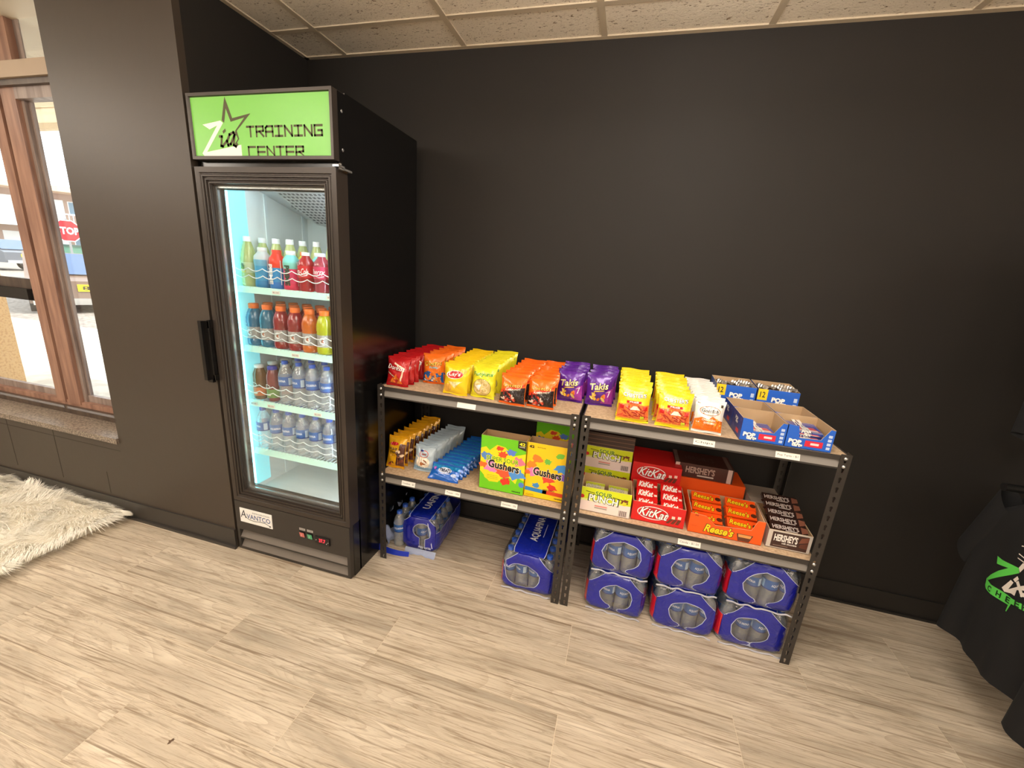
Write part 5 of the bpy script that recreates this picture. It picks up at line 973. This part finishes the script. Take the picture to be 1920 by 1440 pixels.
me=bpy.data.meshes.new('fur'); me.from_pydata(V.tolist(),[],F); me.materials.append(MATS['fur']); o=bpy.data.objects.new('fur',me); COL.objects.link(o); o.parent=rug; o['kind']='stuff'
# ---------------------------------------------------------------- T-shirts on a rack
mat('jersey',.9,color=(13,13,15),bump=(900,.2,.0005)); mat('rack_black',.4,color=(20,20,20)); mat('jersey_print',.7)
def shirt(name,x,yc,z0,hh,a0,ph,printed,label,group):
    s=empty(name,(x,yc,z0)); tag(s,label,'t-shirt',group)
    def fr_(y,z):   # front surface: distance towards -x
        u=max(-.999,min(.999,y/(a0*(1.06-.06*z/hh)))); q=.035*math.sqrt(1-u*u)
        return -q-.016*(1-z/hh)*sin(22*y+ph)-.008*(1-z/hh)*sin(47*y+2*ph)
    def body(u,v):
        z=v*hh; t=2*PI*u; w=a0*(1.06-.06*v)
        if v>.80: w=a0*(1-(v-.80)/.20*.62)
        y=w*cos(t); zz=z-(.012*(1-v)*sin(2*t+ph)); d=(fr_(y*(a0*(1.06-.06*v))/w,z) if sin(t)>0 else -fr_(y*(a0*(1.06-.06*v))/w,z)*.6)*(1 if v<.85 else 1-(v-.85)/.15*.5)
        return (d*min(1,abs(sin(t))*3),y,zz)
    g=G(); g.grid(body,56,22,30,closeu=True); g.obj('body','jersey',s)
    for sd in (-1,1):
        def sl(u,v): 
            t=2*PI*u; cy=sd*(a0*.80+.085*v); cz=hh*.90-.02*v-.235*v; r1=.085-.012*v; return (.028*sin(t),cy+r1*.42*cos(t)*1.0,cz+r1*cos(t)*.55*sd)
        g=G(); g.grid(sl,20,8,30,closeu=True); g.obj('sleeve','jersey',s)
    g=G(); g.tube([(.012*sin(t),.075*cos(t),hh-.008-.02*max(0,sin(t))) for t in [2*PI*i/20 for i in range(21)]],.006,6,30); g.obj('collar','jersey',s)
    if printed:
        g=G(); f=lambda y,z:(fr_(y-yc,z-z0)-.0015,y-yc,z-z0)
        GR=(96,214,84)
        g.shape(poly2([(-.461,.626),(-.49,.629),(-.551,.643),(-.559,.63),(-.515,.584),(-.463,.531),(-.451,.53),(-.464,.553),(-.492,.589),(-.52,.62),(-.472,.603)]),f,GR,.02)
        g.shape(poly2([(-.450,.530),(-.463,.529),(-.486,.529),(-.53,.539),(-.577,.546),(-.640,.565),(-.640,.545),(-.581,.530),(-.577,.496),(-.573,.496),(-.572,.518),(-.543,.51),(-.499,.501),(-.468,.5),(-.457,.506)]),f,GR,.02)
        f2=lambda y,z:(fr_(y-yc,z-z0)-.0022,y-yc,z-z0)
        for ch,y,z,r in (('C',-.486,.514,.05),('H',-.526,.522,.1),('E',-.563,.531,.2),('E',-.600,.545,.3),('R',-.625,.552,.3)): g.shape([(-a,b) for a,b in text(ch,-y,z,.019,.019,.03,0,r)[0]] and ([(-a,b) for a,b in text(ch,-y,z,.019,.019,.03,0,r)[0]],text(ch,-y,z,.019,.019,.03,0,r)[1]),f2,(20,50,20))
        WH_=(236,226,216)
        g.shape(poly2([(-.526,.549),(-.543,.592),(-.555,.591),(-.548,.56),(-.575,.591),(-.600,.616),(-.606,.600),(-.577,.58),(-.579,.559),(-.563,.556),(-.539,.543)]),f,WH_,.02); g.shape(poly2([(-.549,.599),(-.558,.618),(-.567,.613),(-.56,.596)]),f,WH_); g.shape(poly2([(-.55,.644),(-.556,.666),(-.563,.667),(-.568,.656),(-.56,.633)]),f,WH_)
        for L_ in ([(-.535,.669),(-.561,.670)],[(-.533,.683),(-.556,.682)],[(-.531,.711),(-.542,.716),(-.55,.73)]): g.shape(stroke(L_,.003),f,WH_)
        g.shape(stroke([(-.57,.60),(-.60,.58),(-.63,.60),(-.61,.63)],.012),f,WH_,.02); g.obj('printed_emblem','jersey_print',s)
    return s
for k in range(6):  # rear shirts are unseen, added to throw shade on the wall
    lab='black t-shirt with green and white emblem hanging lowest on the rack' if k==0 else f'added unseen black t-shirt, {ORD[k]} on the lower rail of the garment rack'
    shirt('black_t_shirt',3.09+k*.085,-.60+.012*k,.245,.625,.25,1.3+k,k==0,lab,'black t-shirts on the lower rail')
shirt('black_t_shirt',3.03,-.985,.215,.625,.25,2.6,False,'plain black t-shirt hanging in front of the printed one at frame edge','black t-shirts on the lower rail')
for k in range(6):  # those behind the first are unseen too, added for their shadow
    shirt('black_t_shirt',3.07+k*.085,-.575+.01*k,1.03,.66,.235,.4+k,False,('frontmost' if k==0 else ORD[k])+' black t-shirt hanging on the upper rail of the garment rack','black t-shirts on the upper rail')
rk=empty('garment_rack',(3.3,-.62,0)); tag(rk,'black steel garment rack carrying two rails of black t-shirts','rack')
for z in (.93,1.76): g=G(); g.tube([(-.42,0,z),(.62,0,z)],.012,8); g.obj('rail','rack_black',rk)
for xx in (.62,): g=G(); g.tube([(xx,0,.03),(xx,0,1.78)],.015,8); g.obj('upright','rack_black',rk)
g=G(); g.tube([(.62,-.35,.02),(.62,.35,.02)],.018,8); g.obj('foot','rack_black',rk)
g=G(); g.tube([(.1,0,.02),(.62,0,.02)],.015,8); g.obj('base_bar','rack_black',rk)
for zz,n_,xb,yb in ((.93,6,3.09,-.60),(1.76,6,3.07,-.575)):
    for k in range(n_):
        h_=G(); h_.tube([(0,-.17,-.08),(0,-.03,-.035),(0,.03,-.035),(0,.17,-.08)],.005,6); h_.tube([(0,0,-.035),(0,0,.0)],.002,5); o=h_.obj('clothes_hanger','rack_black',None,(xb+k*.085,-.62,zz)); tag(o,('foremost' if k==0 else ORD[k])+' black clothes hanger on the '+('lower' if zz<1 else 'upper')+' rail of the garment rack','hanger','clothes hangers on the rack')
# small knot-like scuff on the floor
g=G(); mat('scuff',.7,color=(96,74,56)); g.shape(blob(0,0,.006,3,14,.5,1.6),lambda a,b:(a,b,.0004),90); g.shape(blob(.004,.005,.004,7,10,.5,1.2),lambda a,b:(a,b,.0004),90); g.obj('scuff_mark','scuff',floor,(.586,-1.434,0))
